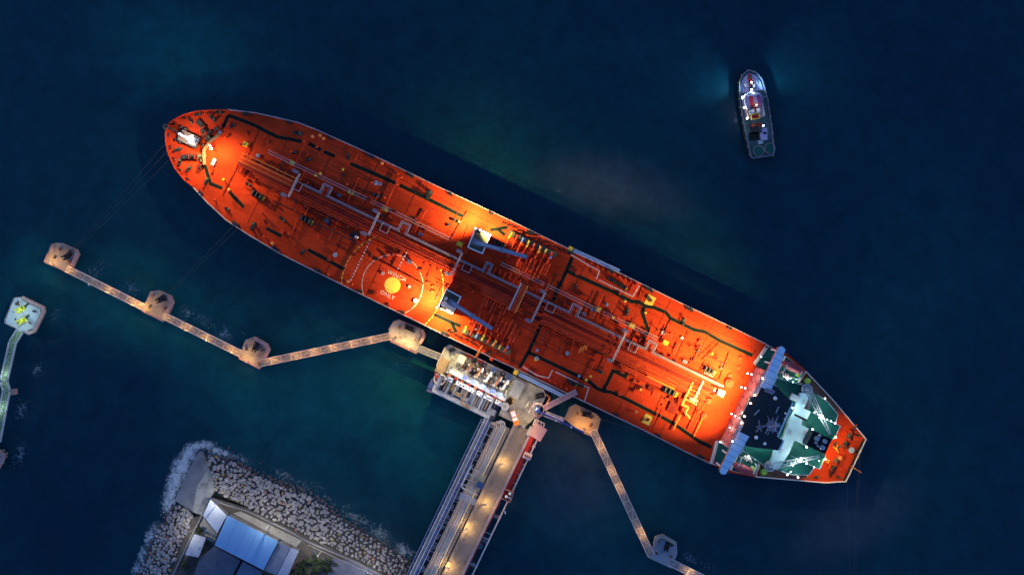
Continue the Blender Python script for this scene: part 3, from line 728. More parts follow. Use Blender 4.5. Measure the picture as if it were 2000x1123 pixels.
m = MB(); m.tube((mp.x - .2, mp.y + .1, DZ + 2.6), (mp.x - .2, mp.y + .1, DZ + 8), .2, 6); m.build('lamp_bracket', WHT, T)
for px, py, pw, aim in ((411, 285, 11000, (446, 312)), (413.5, 291, 10500, (440, 340))):
    p = W(px, py, DZ + 6); m = MB(); m.cyl(p, .14, DZ, DZ + 6, 8); m.build('lamp_pole', REDP, T)
    b = place(LAMP_W, 'flood_lamp', T, (p.x, p.y, DZ + 5.5), ANG)
    light((p.x + .5, p.y - .4, DZ + 7.0), pw, SODI, b, .3, W(*aim, DZ), 165, .9)
WSP = [((405, 263), -.95, 1.0), ((418, 256), .5, .85), ((385, 306), 0.0, 1.0), ((402, 268), -1.0, .8), ((394, 282), -.6, .6), ((393, 320), 1.4, .7)]
for (x, y), r_, s_ in WSP: place(WINCH, 'mooring_winch', T, W(x, y, DZ), r_, s_)
m = MB(); m.bar(W(386, 236, DZ + .6), W(399, 252, DZ + .6), 1.5, .9); m.build('anchor_windlass_brake', DRK, T)
m = MB(); m.bar(W(354, 307, DZ + .6), W(378, 306, DZ + .6), 1.3, .9); m.build('chain_pipe_cover', DRK, T)
m = MB(); m.path([W(398, 252, DZ + .5), W(410, 266, DZ + .5), W(418, 270, DZ + .6)], .25, 6); m.build('anchor_chain', DRK, T)
m = MB(); m.path([W(378, 306, DZ + .5), W(392, 304, DZ + .5), W(400, 300, DZ + .6)], .25, 6); m.build('anchor_chain', DRK, T)
for (x, y), r_, s_ in (((360, 252), -.4, 1.3), ((350, 276), -.5, 1.3), ((373, 237), -.9, 1.0), ((416, 232), -.8, 1.3), ((345, 293), .6, 1.0), ((352, 292), .6, .8), ((369, 330), .8, 1.2), ((351, 318), 1.2, 1.2), ((388, 224), .1, 1), ((428, 220), -.1, 1.1),
        ((455, 246), .5, 1.0), ((582, 261), -.15, 1.5), ((574, 298), .2, 1.0), ((603, 312), .2, 1.0), ((680, 306), 1.4, 1.0), ((839, 381), 1.0, 1.5), ((835, 378), 1.4, 1.0), ((494, 441), 1.1, 1.3), ((591, 492), 1.0, 1.0), ((404, 353), 1.1, 1.1), ((1335, 629), 1.3, 1.2), ((1260, 559), 1.0, .7),
        ((444, 408), -.5, .9), ((512, 340), -.5, .9), ((485, 360), -.5, .9), ((552, 428), -.7, 1.2), ((735, 382), -.4, 1.4), ((893, 432), -.4, 1.2), ((1225, 610), 1.2, 1.2), ((1172, 725), -.5, 1.2)):
    place(BOLL, 'bollard', T, W(x, y, DZ), r_, s_)
for p, d in along(bow, 4.2, 2.0):
    inn = cen - p; inn.z = 0; inn.normalize(); c = Vector((p.x, p.y, DZ)) + inn * .8
    place(CHOCK, 'chock', T, c, math.atan2(d.y, d.x), .9)
for pts, st in ((side_u, 14.0), (side_l, 15.0)):
    for p, d in along(pts, st, 6):
        inn = Vector((-d.y, d.x, 0)); inn = inn if inn.dot(cen * 0 + SW(0, 13, 0) - p) > 0 else -inn
        place(FAIR, 'fairlead', T, Vector((p.x, p.y, DZ)) + inn * .75, math.atan2(d.y, d.x), random.choice((.8, 1.1)))
# scattered tank fittings
for x, y in ((447, 245), (430, 260), (480, 262), (504, 305), (479, 356), (523, 277), (601, 301), (575, 329), (562, 318), (515, 428), (552, 452), (624, 303), (655, 498), (643, 506), (735, 358), (743, 360), (990, 432), (1185, 595), (1128, 533), (1103, 561), (1211, 573), (1192, 612),
             (1048, 700), (1049, 684), (1108, 690), (1131, 734), (1142, 737), (1211, 768), (1242, 762), (1188, 757), (1240, 745), (1332, 660), (1310, 655), (1295, 650), (1426, 734), (1395, 760), (1385, 718), (1442, 718), (1367, 668), (1445, 700), (930, 640), (960, 700), (875, 640), (845, 560), (800, 560), (812, 587), (735, 572), (748, 534), (762, 595), (1168, 690), (1210, 712)):
    place(random.choice((HATCH, HATCHP, HATCH)), 'hatch', T, W(x, y, DZ), random.random() * 3, random.choice((.7, .9, 1.0)))
for x, y in ((443, 270), (470, 283), (417, 330), (439, 352), (627, 340), (618, 344), (679, 361), (671, 332), (727, 357), (620, 288), (1220, 588), (1260, 610), (1285, 645), (1205, 620), (1196, 620), (1046, 702), (1153, 734), (1145, 741), (1250, 760), (1324, 785), (1363, 803), (1389, 690), (1400, 700), (512, 416)):
    place(random.choice((VENTY, VENT, VENT)), 'vent', T, W(x, y, DZ), random.random() * 3)
for x, y in ((612, 268), (627, 266), (633, 272), (747, 320), (778, 340), (784, 347), (776, 361), (752, 386), (518, 463), (534, 476), (643, 536), (681, 550), (689, 555), (571, 297), (595, 277), (1067, 566), (1242, 803), (450, 372), (422, 392), (566, 457)):
    place(VENTO if int(x) % 3 == 0 else VENT, 'vent', T, W(x, y, DZ), 0, 1.1)
for a, b in [(random.uniform(-560, 430), random.choice((-14, -12, 30, 34, 44, 55)) + random.uniform(-3, 3)) for _ in range(70)]:
    place(VALVE, 'valve', T, SW(a, b, DZ), ANG + random.choice((0, 1.57)))
for x, y in ((663, 382.6), (639, 432), (822, 458), (1140, 613), (1337, 706), (1158, 605), (1190, 655), (1335, 756), (800, 512)):
    place(TBOX, 'locker', T, W(x, y, DZ), ANG, .75)
for x, y, r_, s_ in ((600, 430, ANG, 1.0), (505, 382, -.5, 1.0), (1308, 764, ANG, 1.1), (1385, 723, ANG, .9), (1176, 690, ANG, .5)):
    place(EQUIP, 'machinery_skid', T, W(x, y, DZ), r_, s_)
for x, y in ((1385, 728), (1346, 779), (1355, 783)): place(GRATE, 'skylight', T, W(x, y, DZ), ANG, (1.2, .8, 1))
bb_ = MB().cyl(W(693, 461, DZ), 1.5, DZ, DZ + .7, 20).build('manhole_trunk', BLK, T)
m = MB(); m.tube(W(694, 462, DZ + 1), W(699, 464, DZ + 1.4), .4, 8); m.build('trunk_vent', CREAM, bb_)
# vent risers in rows, lower aft half
for k in range(3):
    for x, y in ((1131, 683), (1176, 655), (1184, 668), (1241, 716), (1257, 712), (1283, 736)):
        o = [W(x + k * 6, y - k * 2.5 + 6, DZ + 1.2), W(x + k * 6 + 2, y - k * 2.5, DZ + 1.2), W(x + k * 6 + 5, y - k * 2.5 - 6, DZ + 1.4)]
        MB().path(o, .24, 6).build('vent_riser', ORG, T)
for i in range(4): pipe([(300 + i * 4, 22 + i * 6.5), (372, 22 + i * 6.5)], DZ + 1.5, .3, ORG, 'branch_pipe')
pipe([(398, 14), (398, 62), (411, 62), (411, 74), (424, 80)], DZ + 2.2, .42, ORG, 'heavy_pipe', 8)
for i in range(4): pipe([(400, 28 + i * 7), (420, 28 + i * 7)], DZ + 1.8, .42, ORG, 'branch_pipe')
for i in range(3): pipe([(428 + i * 4, 6), (430 + i * 4, 100)], DZ + .9, .22, REDP, 'branch_pipe')
pipe([(404, 82), (404, 150 - 36)], DZ + 1.2, .32, ORG, 'heavy_pipe'); pipe([(444, 62), (446, 66), (446, 108)], DZ + 1.2, .2, ORG, 'branch_pipe')
for a, b, r_ in ((462, -15, 1.35), (445, 63, .9), (440, 34, .9)):
    o = MB().cyl(SW(a, b, DZ), r_, DZ, DZ + 2.0, 18).build('vent_head', REDP, T)
    MB().cyl(SW(a, b, DZ), r_ * .55, DZ + 2.0, DZ + 2.5, 12).build('cap', REDP, o)
MB().box(SW(455, 9, DZ), 2.2, 2.0, DZ, DZ + 2.4).build('deck_store', CREAM, T)
for a, b, w_, h_ in ((330, 60, 12, 10), (372, 62, 7, 9), (385, 74, 18, 24), (350, 18, 14, 8)):
    MB().polys([(a - w_/2, b - h_/2), (a + w_/2, b - h_/2), (a + w_/2, b + h_/2), (a - w_/2, b + h_/2)], DZ + .8, DZ, DZ + .7).build('valve_pit', REDD, T)
# foredeck pipe cross grid
for k in range(8): pipe([(-560 + k * 16, -14), (-560 + k * 16, 14 + (k % 3) * 5)], DZ + 1.8, .16, REDP, 'branch_pipe')
for b in (-9, -1, 8): pipe([(-588, b), (-470, b)], DZ + 2.0, .17, ORG, 'branch_pipe')
m = MB().box(W(419, 317, DZ), 1.0, 2.2, DZ, DZ + 1.5); m.build('gear_locker', CREAM, T)
for x, y, a in ((1270, 587, ANG), (1265, 819, ANG)):
    o = MB().box(W(x, y, DZ), 2.7, 3.2, DZ, DZ + .05, a).build('yellow_pad', PAINTY, T)
    place(VALVE, 'pad_fitting', o, W(x, y, DZ + .05), .4, 1.3)
# accommodation ladders stowed along the sides
for p, q_ in (((1120, 489), (1210, 530)), ((1013, 730), (1104, 775))):
    P, Q = W(*p, DZ + .6), W(*q_, DZ + .6)
    o = MB().bar(P, Q, 1.15, .25).build('accommodation_ladder', mat('ladder_blue', (0.22, 0.32, 0.52), .5, .12, .6), T)
    d = (Q - P).normalized(); s_ = Vector((-d.y, d.x, 0))
    m = MB()
    for w in (-.55, .55): m.tube(P + s_ * w + Vector((0, 0, .5)), Q + s_ * w + Vector((0, 0, .5)), .06, 4)
    m.build('ladder_rail', STLL, o)
    MB().box(P + d * -1.0, 1.4, 1.5, DZ + .2, DZ + 1.0).build('ladder_winch', YEL, T)
for k in range(9): MB().box(SW(150 + k * 12 - 30, -110, DZ), .5, .8, DZ, DZ + 1.0).build('ladder_bracket', REDP, T)
for k in range(9): MB().box(SW(98 + k * 12, 132, DZ), .5, .8, DZ, DZ + 1.0).build('ladder_bracket', REDP, T)
for x, y, s_ in ((1195, 547, 1.0), (1205, 553, .9), (1217, 561, 1.0), (1119, 749, 1.0), (1112, 744, .8), (1135, 752, 1.0)):
    place(EQUIP, 'machinery_skid', T, W(x, y, DZ), ANG, s_ * .6)

# ------------------------------------------------------------------ tanker: accommodation, bridge, funnel, stern
ZB = 29.0                                   # bridge roof
def rect(a0, a1, b0, b1): return [(a0, b0), (a1, b0), (a1, b1), (a0, b1)]
def sblock(name, ab, zref, z0, z1, m):
    if m is GRN and z1 - z0 > 2:        # white deckhouse walls under a green deck plate
        o = MB().polys(ab, zref, z1 - .14, z1).build(name, m, T)
        MB().polys([(a, b) for a, b in ab], zref, z0, z1 - .15).build('deckhouse_wall', WHT, o)
        return o
    return MB().polys(ab, zref, z0, z1).build(name, m, T)
def railing(name, ab, zref, z, parent=T, m=STLL, h=1.05):
    q = MB(); pts = [SW(a, b, zref) for a, b in ab]
    for i in range(len(pts) - 1):
        p, r = pts[i], pts[i + 1]
        for k in (.5, 1.0): q.tube((p.x, p.y, z + h * k), (r.x, r.y, z + h * k), .06, 4)
        n = max(1, int((r - p).length / 1.6))
        for j in range(n + 1): c = p.lerp(r, j / n); q.bar((c.x, c.y, z), (c.x, c.y, z + h), .07, .07)
    return q.build(name, m, parent)
FRONT = 497.0 * (H - DZ) / H / 6.0          # world distance of the front wall along the ship
# white main block, front wall facing the tank deck
blk = sblock('accommodation_block', rect(497, 524, 13 - 79, 13 + 83), DZ, DZ, ZB - 3.2, WHT)
sblock('front_bulkhead', rect(495.8, 496.9, 13 - 79, 13 + 83), DZ, DZ + .4, ZB - 3.2, PINK)
u3 = Vector((math.cos(ANG), math.sin(ANG), 0)); v3 = Vector((math.cos(ACR), math.sin(ACR), 0))
win_t = [tb(lambda q: q.add([(-.02, -.3, -.4), (-.02, .3, -.4), (-.02, .3, .4), (-.02, -.3, .4), (.05, -.3, -.4), (.05, .3, -.4), (.05, .3, .4), (.05, -.3, .4)],
          [(0, 1, 2, 3), (4, 7, 6, 5), (0, 4, 5, 1), (1, 5, 6, 2), (2, 6, 7, 3), (3, 7, 4, 0)]), 'window', GLS)]
for lvl in range(4):
    for k in range(9):
        if (lvl * 5 + k * 3) % 7 == 0: continue
        p = SW(497, 13 - 70 + k * 18 + (lvl % 2) * 3, DZ); c = Vector((p.x, p.y, DZ + 3.4 + lvl * 3.3)) - u3 * .24
        place(win_t, 'window', blk, c, ANG, (1, 1.2 if lvl < 3 else 1.8, 1.2))
# bridge: wheelhouse with bay front, dark window band
def ashift(a, z0, z1): return a * (H - z0) / (H - z1)
ROOF = [(520.5, -54), (520.5, -16), (511, -10), (510, 36), (520.5, 42), (521.5, 78), (552, 80), (590, 66), (606, 62), (606, 40), (592, 38), (590, -36), (548, -50)]
wh = sblock('wheelhouse', [(a + 4, 13 + (b - 13) * .96) for a, b in ROOF], ZB, ZB - 3.2, ZB - .25, WHT)
m = MB().polys([(a + 3, 13 + (b - 13) * .97) for a, b in ROOF], ZB, ZB - 1.9, ZB - .8); m.build('window_band', GLS, wh)
rf = sblock('bridge_roof', ROOF, ZB, ZB - .25, ZB, NAVY)
railing('roof_rail', [(548, -50), (521, -53), (521, -16), (511.5, -10), (510.5, 36), (521, 42), (522, 77)], ZB, ZB, rf, CREAM)
# bridge wings with sheet-panel roofs
for sg in (-1, 1):
    q0 = 52 if sg < 0 else 50
    def bw(x): return 13 + sg * x
    front, back = 520, 544
    body = sblock('bridge_wing', [(522, bw(48)), (522, bw(134)), (531, bw(134)), (541, bw(48))], ZB, ZB - 3.6, ZB - .3, PINK)
    MB().polys([(521.4, bw(48)), (521.4, bw(133)), (523, bw(133)), (523, bw(48))], ZB, ZB - 1.9, ZB - .8).build('window_band', GLS, body)
    n = 7; xs = [48 + (135.5 - 48) * i / n for i in range(n + 1)]
    def edge(x): return back - (x - 48) * (10.0 / 87)
    for i in range(n):
        x0, x1 = xs[i] + .35, xs[i + 1] - .35
        pts = [(front, bw(x0)), (front, bw(x1)), (edge(x1), bw(x1)), (edge(x0), bw(x0))]
        if i == n - 1: pts = [(front, bw(x0)), (front + 1, bw(x1)), (front + 6, bw(x1 + 3)), (edge(x1), bw(x1)), (edge(x0), bw(x0))]
        MB().polys(pts, ZB + .1, ZB - .3 + .02 * (i % 2), ZB + .05 + .03 * (i % 3)).build('roof_panel', WING, body)
    MB().polys([(front + .6, bw(48)), (front + .6, bw(134)), (edge(134) - .6, bw(134)), (edge(48) - .6, bw(48))], ZB, ZB - .32, ZB - .12).build('roof_lining', NAVY, body)
    # stay legs under the wing tip
    m = MB()
    for x in (100, 128): c = SW(530, bw(x), ZB); m.bar((c.x, c.y, DZ + .5), (c.x, c.y, ZB - 3.2), .35, .35)
    m.build('wing_post', WHT, body)
    # green upper-deck strips and store boats outboard
    g = sblock('side_deck', [(492, bw(82)), (504, bw(124)), (560, bw(118)), (560, bw(80))] if sg > 0 else [(492, bw(82)), (500, bw(126)), (560, bw(118)), (560, bw(80))], DZ, DZ, DZ + .35, GRN)
    railing('side_rail', [(491.5, bw(82)), (500, bw(127))], DZ, DZ + .35, g, CREAM, 1.4)
    MB().polys([(487.5, bw(84)), (496, bw(128)), (499, bw(128)), (490.5, bw(83))], DZ, DZ, DZ + .9).build('side_coaming', CREAM, g)
    # red lifeboat under the wing
    c = SW(562, bw(110), 16)
    q = MB(); L, B = 4.2, 1.35
    rings = []
    for i in range(9):
        t = -1 + i / 4.0; w = B * math.sqrt(max(0.02, 1 - abs(t) ** 2.4)); h = 1.5 * math.sqrt(max(0.05, 1 - abs(t) ** 3))
        rings.append([c + u3 * (t * L) * .97 - v3 * sg * (abs(0)) + v3 * (math.cos(s) * w) + Vector((0, 0, math.sin(s) * h)) for s in [k * math.pi / 5 for k in range(10)]])
    vs = [p for r_ in rings for p in r_]; fs = []
    for i in range(8):
        for k in range(10): fs.append((i*10 + k, i*10 + (k+1) % 10, i*10 + 10 + (k+1) % 10, i*10 + 10 + k))
    fs += [tuple(range(10))[::-1], tuple(range(80, 90))]
    q.add(vs, fs); lb = q.build('lifeboat', mat('boat_red', (0.33, 0.05, 0.06), .5, .15, .6), T, smooth=True)
    m = MB().box(c + u3 * 2.2, 1.2, 1.2, 17.0, 17.8); m.build('lifeboat_canopy', mat('boat_red', (0.33, 0.05, 0.06)), lb)
    for d in (-2.6, 2.6):
        m = MB(); m.path([c + u3 * d - v3 * sg * 3.2 + Vector((0, 0, -3)), c + u3 * d - v3 * sg * 2.6 + Vector((0, 0, 2.6)), c + u3 * d + Vector((0, 0, 2.8))], .2, 5)
        m.build('davit', STLL, T)
    # stacked decks behind the bridge, each a step lower
    d1 = sblock('boat_deck', [(541, bw(44)), (541, bw(78)), (601, bw(88)), (606, bw(46))], 22, DZ, 22, GRN)
    railing('deck_rail', [(541, bw(78)), (601, bw(88)), (606, bw(46))], 22, 22, d1, STLL)
    d2 = sblock('lower_boat_deck', [(541, bw(78)), (541, bw(124)), (588, bw(113)), (586, bw(84))], 14.5, DZ, 14.5, GRN)
    railing('deck_rail', [(541, bw(123)), (587, bw(112)), (585, bw(86))], 14.5, 14.5, d2, CREAM)
    MB().polys([(583, bw(88)), (588, bw(112)), (590, bw(112)), (585, bw(88))], 15.4, 14.5, 15.3).build('coaming', CREAM, d2)
    m = MB()
    for k in range(3): m.path([SW(549 + k * 5, bw(92 + k), 15.2), SW(553 + k * 5, bw(86), 16.4), SW(560 + k * 5, bw(90 + k), 15.2)], .28, 6)
    m.build('hose_reel', CREAM, d2)
    o = MB().box(SW(577, bw(103), 14.5), 1.8, 1.8, 14.5, 16.0).build('winch_box', STLL, d2)
    MB().box(SW(577, bw(100), 14.5), 1.3, 1.1, 16.0, 16.4).build('box_lid', YLG, o)
    sblock('rusty_side_deck', [(590, bw(70)), (592, bw(113)), (650, bw(89)), (690, bw(70)), (660, bw(70))], DZ + .1, DZ, DZ + .1, RSTY)
    dsc = MB().cyl(SW(600, bw(98), 13), 1.15, DZ, 13, 22).build('liferaft_drum', YLG, T)
    MB().ring(SW(600, bw(98), 13), .95, 1.2, 13, 13.1, 22).build('drum_rim', GRN, dsc)
    MB().bar(SW(597, bw(98), 13.1), SW(603, bw(98), 13.1), .1, .12).build('strap', GRN, dsc)
    # aft decks around the funnel casing
    d3 = sblock('aft_deck', [(628, bw(47)), (618, bw(84)), (650, bw(80)), (681, bw(66)), (684, bw(47))], 17, DZ, 17, GRN)
    railing('deck_rail', [(628, bw(82)), (650, bw(79)), (680, bw(65.5)), (683, bw(48))], 17, 17, d3, STLL)
    d4 = sblock('funnel_deck', [(628, bw(16)), (628, bw(47)), (694, bw(47)), (694, bw(16))], 19.5, DZ, 19.5, GRN)
    railing('deck_rail', [(632, bw(46.6)), (693.5, bw(46.6)), (693.5, bw(18))], 19.5, 19.5, d4, STLL)
    # provision crane
    c0 = SW(606, bw(83), 24)
    cr = MB().cyl(c0, 1.75, DZ, 23.4, 18).build('provision_crane', BLK, T)
    MB().cyl(c0, 1.15, 23.4, 24.6, 14, .8).build('slew_platform', STL, cr)
    m = MB(); m.ring(c0, 1.3, 1.7, 23.4, 23.8, 18); m.build('slew_ring', STLL, cr)
    P0, Q0 = SW(612, bw(80), 25.5), SW(684, bw(24), 26.5)
    P0 = c0.lerp(Q0, .06); P0.z = 25.2
    d = (Q0 - P0).normalized(); s_ = Vector((-d.y, d.x, 0)); m = MB()
    def ch(k, e): return P0.lerp(Q0, k) + s_ * (e * (1.0 - .75 * k)) + Vector((0, 0, 0))
    for e in (-1, 1): m.bar(ch(0, e), ch(1, e), .22, .3)
    n = 12
    for i in range(n): m.bar(ch(i / n, -1 if i % 2 else 1), ch((i + 1) / n, 1 if i % 2 else -1), .12, .15)
    m.build('jib', STL, cr)
    m = MB(); m.tube(c0 + Vector((0, 0, 2.5)), P0.lerp(Q0, .6) + Vector((0, 0, .3)), .05, 4); m.tube(c0 + Vector((0, 0, .5)), c0 + Vector((0, 0, 2.6)), .25, 6); m.build('luffing_wire', STLL, cr)
    MB().box(P0.lerp(Q0, .55), 1.1, .7, 26.0, 26.5).build('jib_lamp_box', WHT, cr)
sblock('centre_deck', rect(541, 606, -31, 57), 21.97, DZ, 21.97, GRN)
# white deckhouse strip athwartships, stepped, running back to the funnel
cas = sblock('engine_casing', [(597, -59), (612, -64), (616, -60), (616, -34), (631, -34), (631, -16), (622, -16), (626, -3), (652, -3), (652, 30), (626, 30), (628, 58), (622, 96), (606, 99), (598, 60), (604, 30), (600, 4), (600, -30)], 24, DZ, 24, mat('casing_paint', (0.52, 0.70, 0.66), .5, .12, .4))
for ab in (rect(604, 632, -17.5, -13.5),): MB().polys(ab, 24.05, 23.9, 24.05).build('casing_gap', GRNS, cas)
MB().box(SW(590, -45, 23), 2.6, 1.9, 22, 24.2).build('deck_locker', STLL, T)
for a, b, w_, h_ in ((612, -45, 4, 9), (612, 60, 5, 10), (640, 8, 10, 8), (612, 20, 6, 9)):
    MB().polys(rect(a - w_/2, a + w_/2, b - h_/2, b + h_/2), 24.2, 24, 24.25).build('casing_hatch', STLL, cas)
railing('casing_rail', [(598, 60), (604, 30), (600, 4)], 24, 24, cas)
fn = sblock('funnel', rect(652, 691.5, -3.5, 28.5), 30, DZ, 29.3, BLK)
ps = [SW(a, b, 30) for a, b in rect(652.5, 691, -3, 28)]; ps.append(ps[0])
MB().wall(ps, .25, 29.3, 30.0).build('funnel_rim', BLK, fn)
for a, b, r_ in ((664, 8, .75), (666, 0.5, .4), (666, 16, .4), (680, 6, .7), (681, 19, .8), (672, 20, .3)):
    MB().cyl(SW(a, b, 30), r_, 29.3, 31.2, 12, r_ * .9).build('exhaust_pipe', STL, fn)
# roof equipment: radar mast, satellite domes, antennas
mst = MB()
mc = SW(575, 22, ZB + 3)
pts = []
for k in range(20):
    t = 2 * math.pi * k / 20; r_ = (2.3 if k % 2 else 1.55) + .5 * math.sin(k * 2.7)
    pts.append((mc.x + r_ * math.cos(t), mc.y + r_ * math.sin(t)))
mst.prism(pts, ZB + 3.4, ZB + 3.6); mo = mst.build('radar_platform', LIL, T)
m = MB(); m.cyl(mc, .7, ZB, ZB + 3.4, 12); m.cyl(mc, .35, ZB + 3.6, ZB + 9, 10); m.build('radar_mast', LIL, mo)
for dz_, L, r_ in ((5.2, 3.6, .6), (7.2, 2.8, 1.9)):
    m = MB(); m.box(mc, L, .3, ZB + dz_, ZB + dz_ + .35, ANG + r_); m.build('radar_scanner', STLL, mo)
m = MB()
for k in range(6): t = k * 1.05; m.bar((mc.x, mc.y, ZB + 3.5), (mc.x + 3.4 * math.cos(t), mc.y + 3.4 * math.sin(t), ZB + 3.6), .12, .12)
m.build('mast_arm', STL, mo)
for px, py, r_ in ((1514, 777.5, .6), (1477, 854, .6), (1494, 866, .5), (1534, 807, .3), (1533, 818, .3), (1479, 841, .25)):
    p = W(px, py, ZB + 1); MB().cyl(p, .15, ZB, ZB + .8, 6).build('dome_post', STL, rf)
    MB().ball((p.x, p.y, ZB + 1.0), r_).build('satellite_dome', WHT, rf, smooth=True)
m = MB(); p = W(1483, 834, ZB + .6)
for t, L in ((.2, 1.6), (1.7, 2.2), (2.9, 1.2), (4.0, 1.8), (5.2, 1.3)): m.bar((p.x, p.y, ZB + 1.5), (p.x + L * math.cos(t), p.y + L * math.sin(t), ZB + 1.3), .45, .15)
m.cyl(p, .3, ZB, ZB + 1.5, 8); m.build('antenna_cluster', LIL, rf)
for px, py, t in ((1518, 800, 1.15), (1498, 840, 1.15), (1478, 805, .8)): MB().box(W(px, py, ZB), 2.2, .3, ZB, ZB + .3, t).build('cable_tray', STL, rf)
p = W(1502, 764, ZB); m = MB(); m.box(p, 2.6, 1.2, ZB, ZB + .5, ANG); m.cyl(p + Vector((1, -.1, 0)), .7, ZB, ZB + .6, 12); m.build('signal_lamp_stand', LIL, rf)
# stern mooring deck
for (x, y), r_, s_ in (((1653, 858), 1.15, .95), ((1628, 905), 1.15, .95), ((1665, 838), .9, .6)): place(WINCH, 'mooring_winch', T, W(x, y, DZ), r_, s_)
for (x, y), r_ in (((1675, 850), -.6), ((1637, 931), -.6), ((1660, 845), 1.2), ((1622, 923), 1.2), ((1594, 931), .2), ((1631, 866), 1.0), ((1638, 872), .4)): place(BOLL, 'bollard', T, W(x, y, DZ), r_, .8)
for k in range(11):
    p = SW(746.5, -26 + k * 8.2, DZ); place(FAIR, 'fairlead', T, p, ACR, .62)
o = MB().cyl(W(1661, 878, DZ), .85, DZ, DZ + 1.3, 14).build('steering_hatch', OLIV2, T); MB().cyl(W(1661, 878, DZ), .95, DZ + 1.3, DZ + 1.45, 14).build('lid', STL, o)
place(VENTO, 'vent', T, W(1637.5, 892.5, DZ), 0, 1.4)
m = MB(); c = W(1634, 877, DZ + .8)
for t in (1.3, 2.6, 5.2): m.tube(c, c + Vector((1.3 * math.cos(t), 1.3 * math.sin(t), 0)), .16, 6)
m.cyl(c, .2, DZ, DZ + .9, 8); m.build('rope_stand', YEL, T)
MB().box(W(1616, 900, DZ), 1.3, .8, DZ, DZ + 1.0, ACR).build('gear_locker', ORG, T)
MB().box(W(1577, 921, DZ), .8, 2.2, DZ, DZ + 1.1).build('gear_locker', YEL, T)
m = MB(); m.tube(W(1662, 910, DZ + 1), W(1683, 923, DZ + 1.6), .14, 6); m.build('flag_staff', ORG, T)
for (x0, y0), (x1, y1) in (((1630, 913), (1651, 926)), ((1634, 906), (1655, 918)), ((1660, 858), (1683, 866)), ((1650, 870), (1678, 881))):
    MB().tube(W(x0, y0, DZ + .9), W(x1, y1, DZ + .7), .05, 4).build('mooring_rope', DRK, T)
# lamps on the superstructure (cool white) and floodlights facing the decks (warm)
def dlamp(px, py, z, pw, c=COOL, tpl=LAMP_CS, h=1.1):
    p = W(px, py, z); b = place(tpl, 'deck_lamp', T, (p.x, p.y, z - .75), 0, .6 + (px * 7 % 10) * .07)
    MB().tube((p.x, p.y, z - 3.6), (p.x, p.y, z - .7), .06, 5).build('lamp_stem', STL, b)
    light((p.x, p.y, z + .55), pw * .6, c, b, .2)
for px, py, z, pw in ((1538, 740, 17, 620), (1550, 746, 17, 350), (1564, 753, 18, 350), (1591.6, 805, 22, 420), (1616, 819, 21.5, 260), (1623.6, 822, 21.5, 260), (1631, 826, 21.5, 260), (1587, 838, 22.5, 380),
        (1575.6, 872.5, 22.5, 420), (1575.6, 904.5, 22, 330), (1590.5, 912, 22, 300), (1462, 890.6, 18, 620), (1476, 897, 18, 350), (1491, 904.5, 18, 420), (1538, 927, 18.5, 300), (1558.5, 932, 18.5, 260),
        (1474, 862, 25, 480), (1484, 866, 25, 300), (1528.5, 771.6, 25, 480), (1548, 796, 25, 620), (1513, 863, 25.5, 450), (1549, 909, 26, 480), (1600, 900, 21, 200), (1612, 778, 19, 330), (1545, 921, 19, 330)):
    dlamp(px, py, z, pw)
for px, py, z, pw in ((1601, 815, 27, 2100), (1564, 895, 27, 2100)): dlamp(px, py, z, pw, (.9, 1.0, .92))
for px, py, z, pw in ((1460, 729, 18.5, 1000), (1468, 731, 20, 1000), (1455.6, 758, 20, 1300), (1448, 756, 17, 900), (1436, 812, 20, 1300), (1428.5, 808, 17, 1000), (1425.6, 835, 19, 900), (1500, 703, 14, 500), (1418, 868, 14, 500)):
    p = W(px, py, z); f = FRONT - .55
    along_u = p.x * u3.x + p.y * u3.y
    p = p + u3 * (min(along_u, f) - along_u)
    b = place(LAMP_CS, 'wall_lamp', T, (p.x, p.y, z - .75), 0); light((p.x - u3.x * .5, p.y - u3.y * .5, z + .3), pw * .10, (.8, .95, 1.0), b, .25)
for b_, aim, pw, cone in ((-52, (412, -14), 74000, 62), (2, (395, 6), 84000, 96), (30, (390, 34), 84000, 96), (84, (395, 72), 92000, 88), (-16, (200, -6), 40000, 36), (44, (200, 56), 52000, 38)):  # last two are long-throw fill spots added for the mid deck
    p = SW(517, b_, ZB + .2); b = place(LAMP_W, 'flood_lamp', T, (p.x, p.y, ZB - .3), ANG)
    light((p.x - u3.x * 1.2, p.y - u3.y * 1.2, ZB + .4), pw, SODI, b, .35, SW(*aim, DZ), cone, 1.0)
for px, py, pw in ((1631, 853, 4200), (1610.5, 895.4, 4200)):
    p = W(px, py, 20); b = place(LAMP_W, 'flood_lamp', T, (p.x, p.y, 19.6), ANG)
    light((p.x + u3.x * .8, p.y + u3.y * .8, 20.9), pw, SODI, b, .3, W(px + 30, py + 15, DZ), 160, .9)

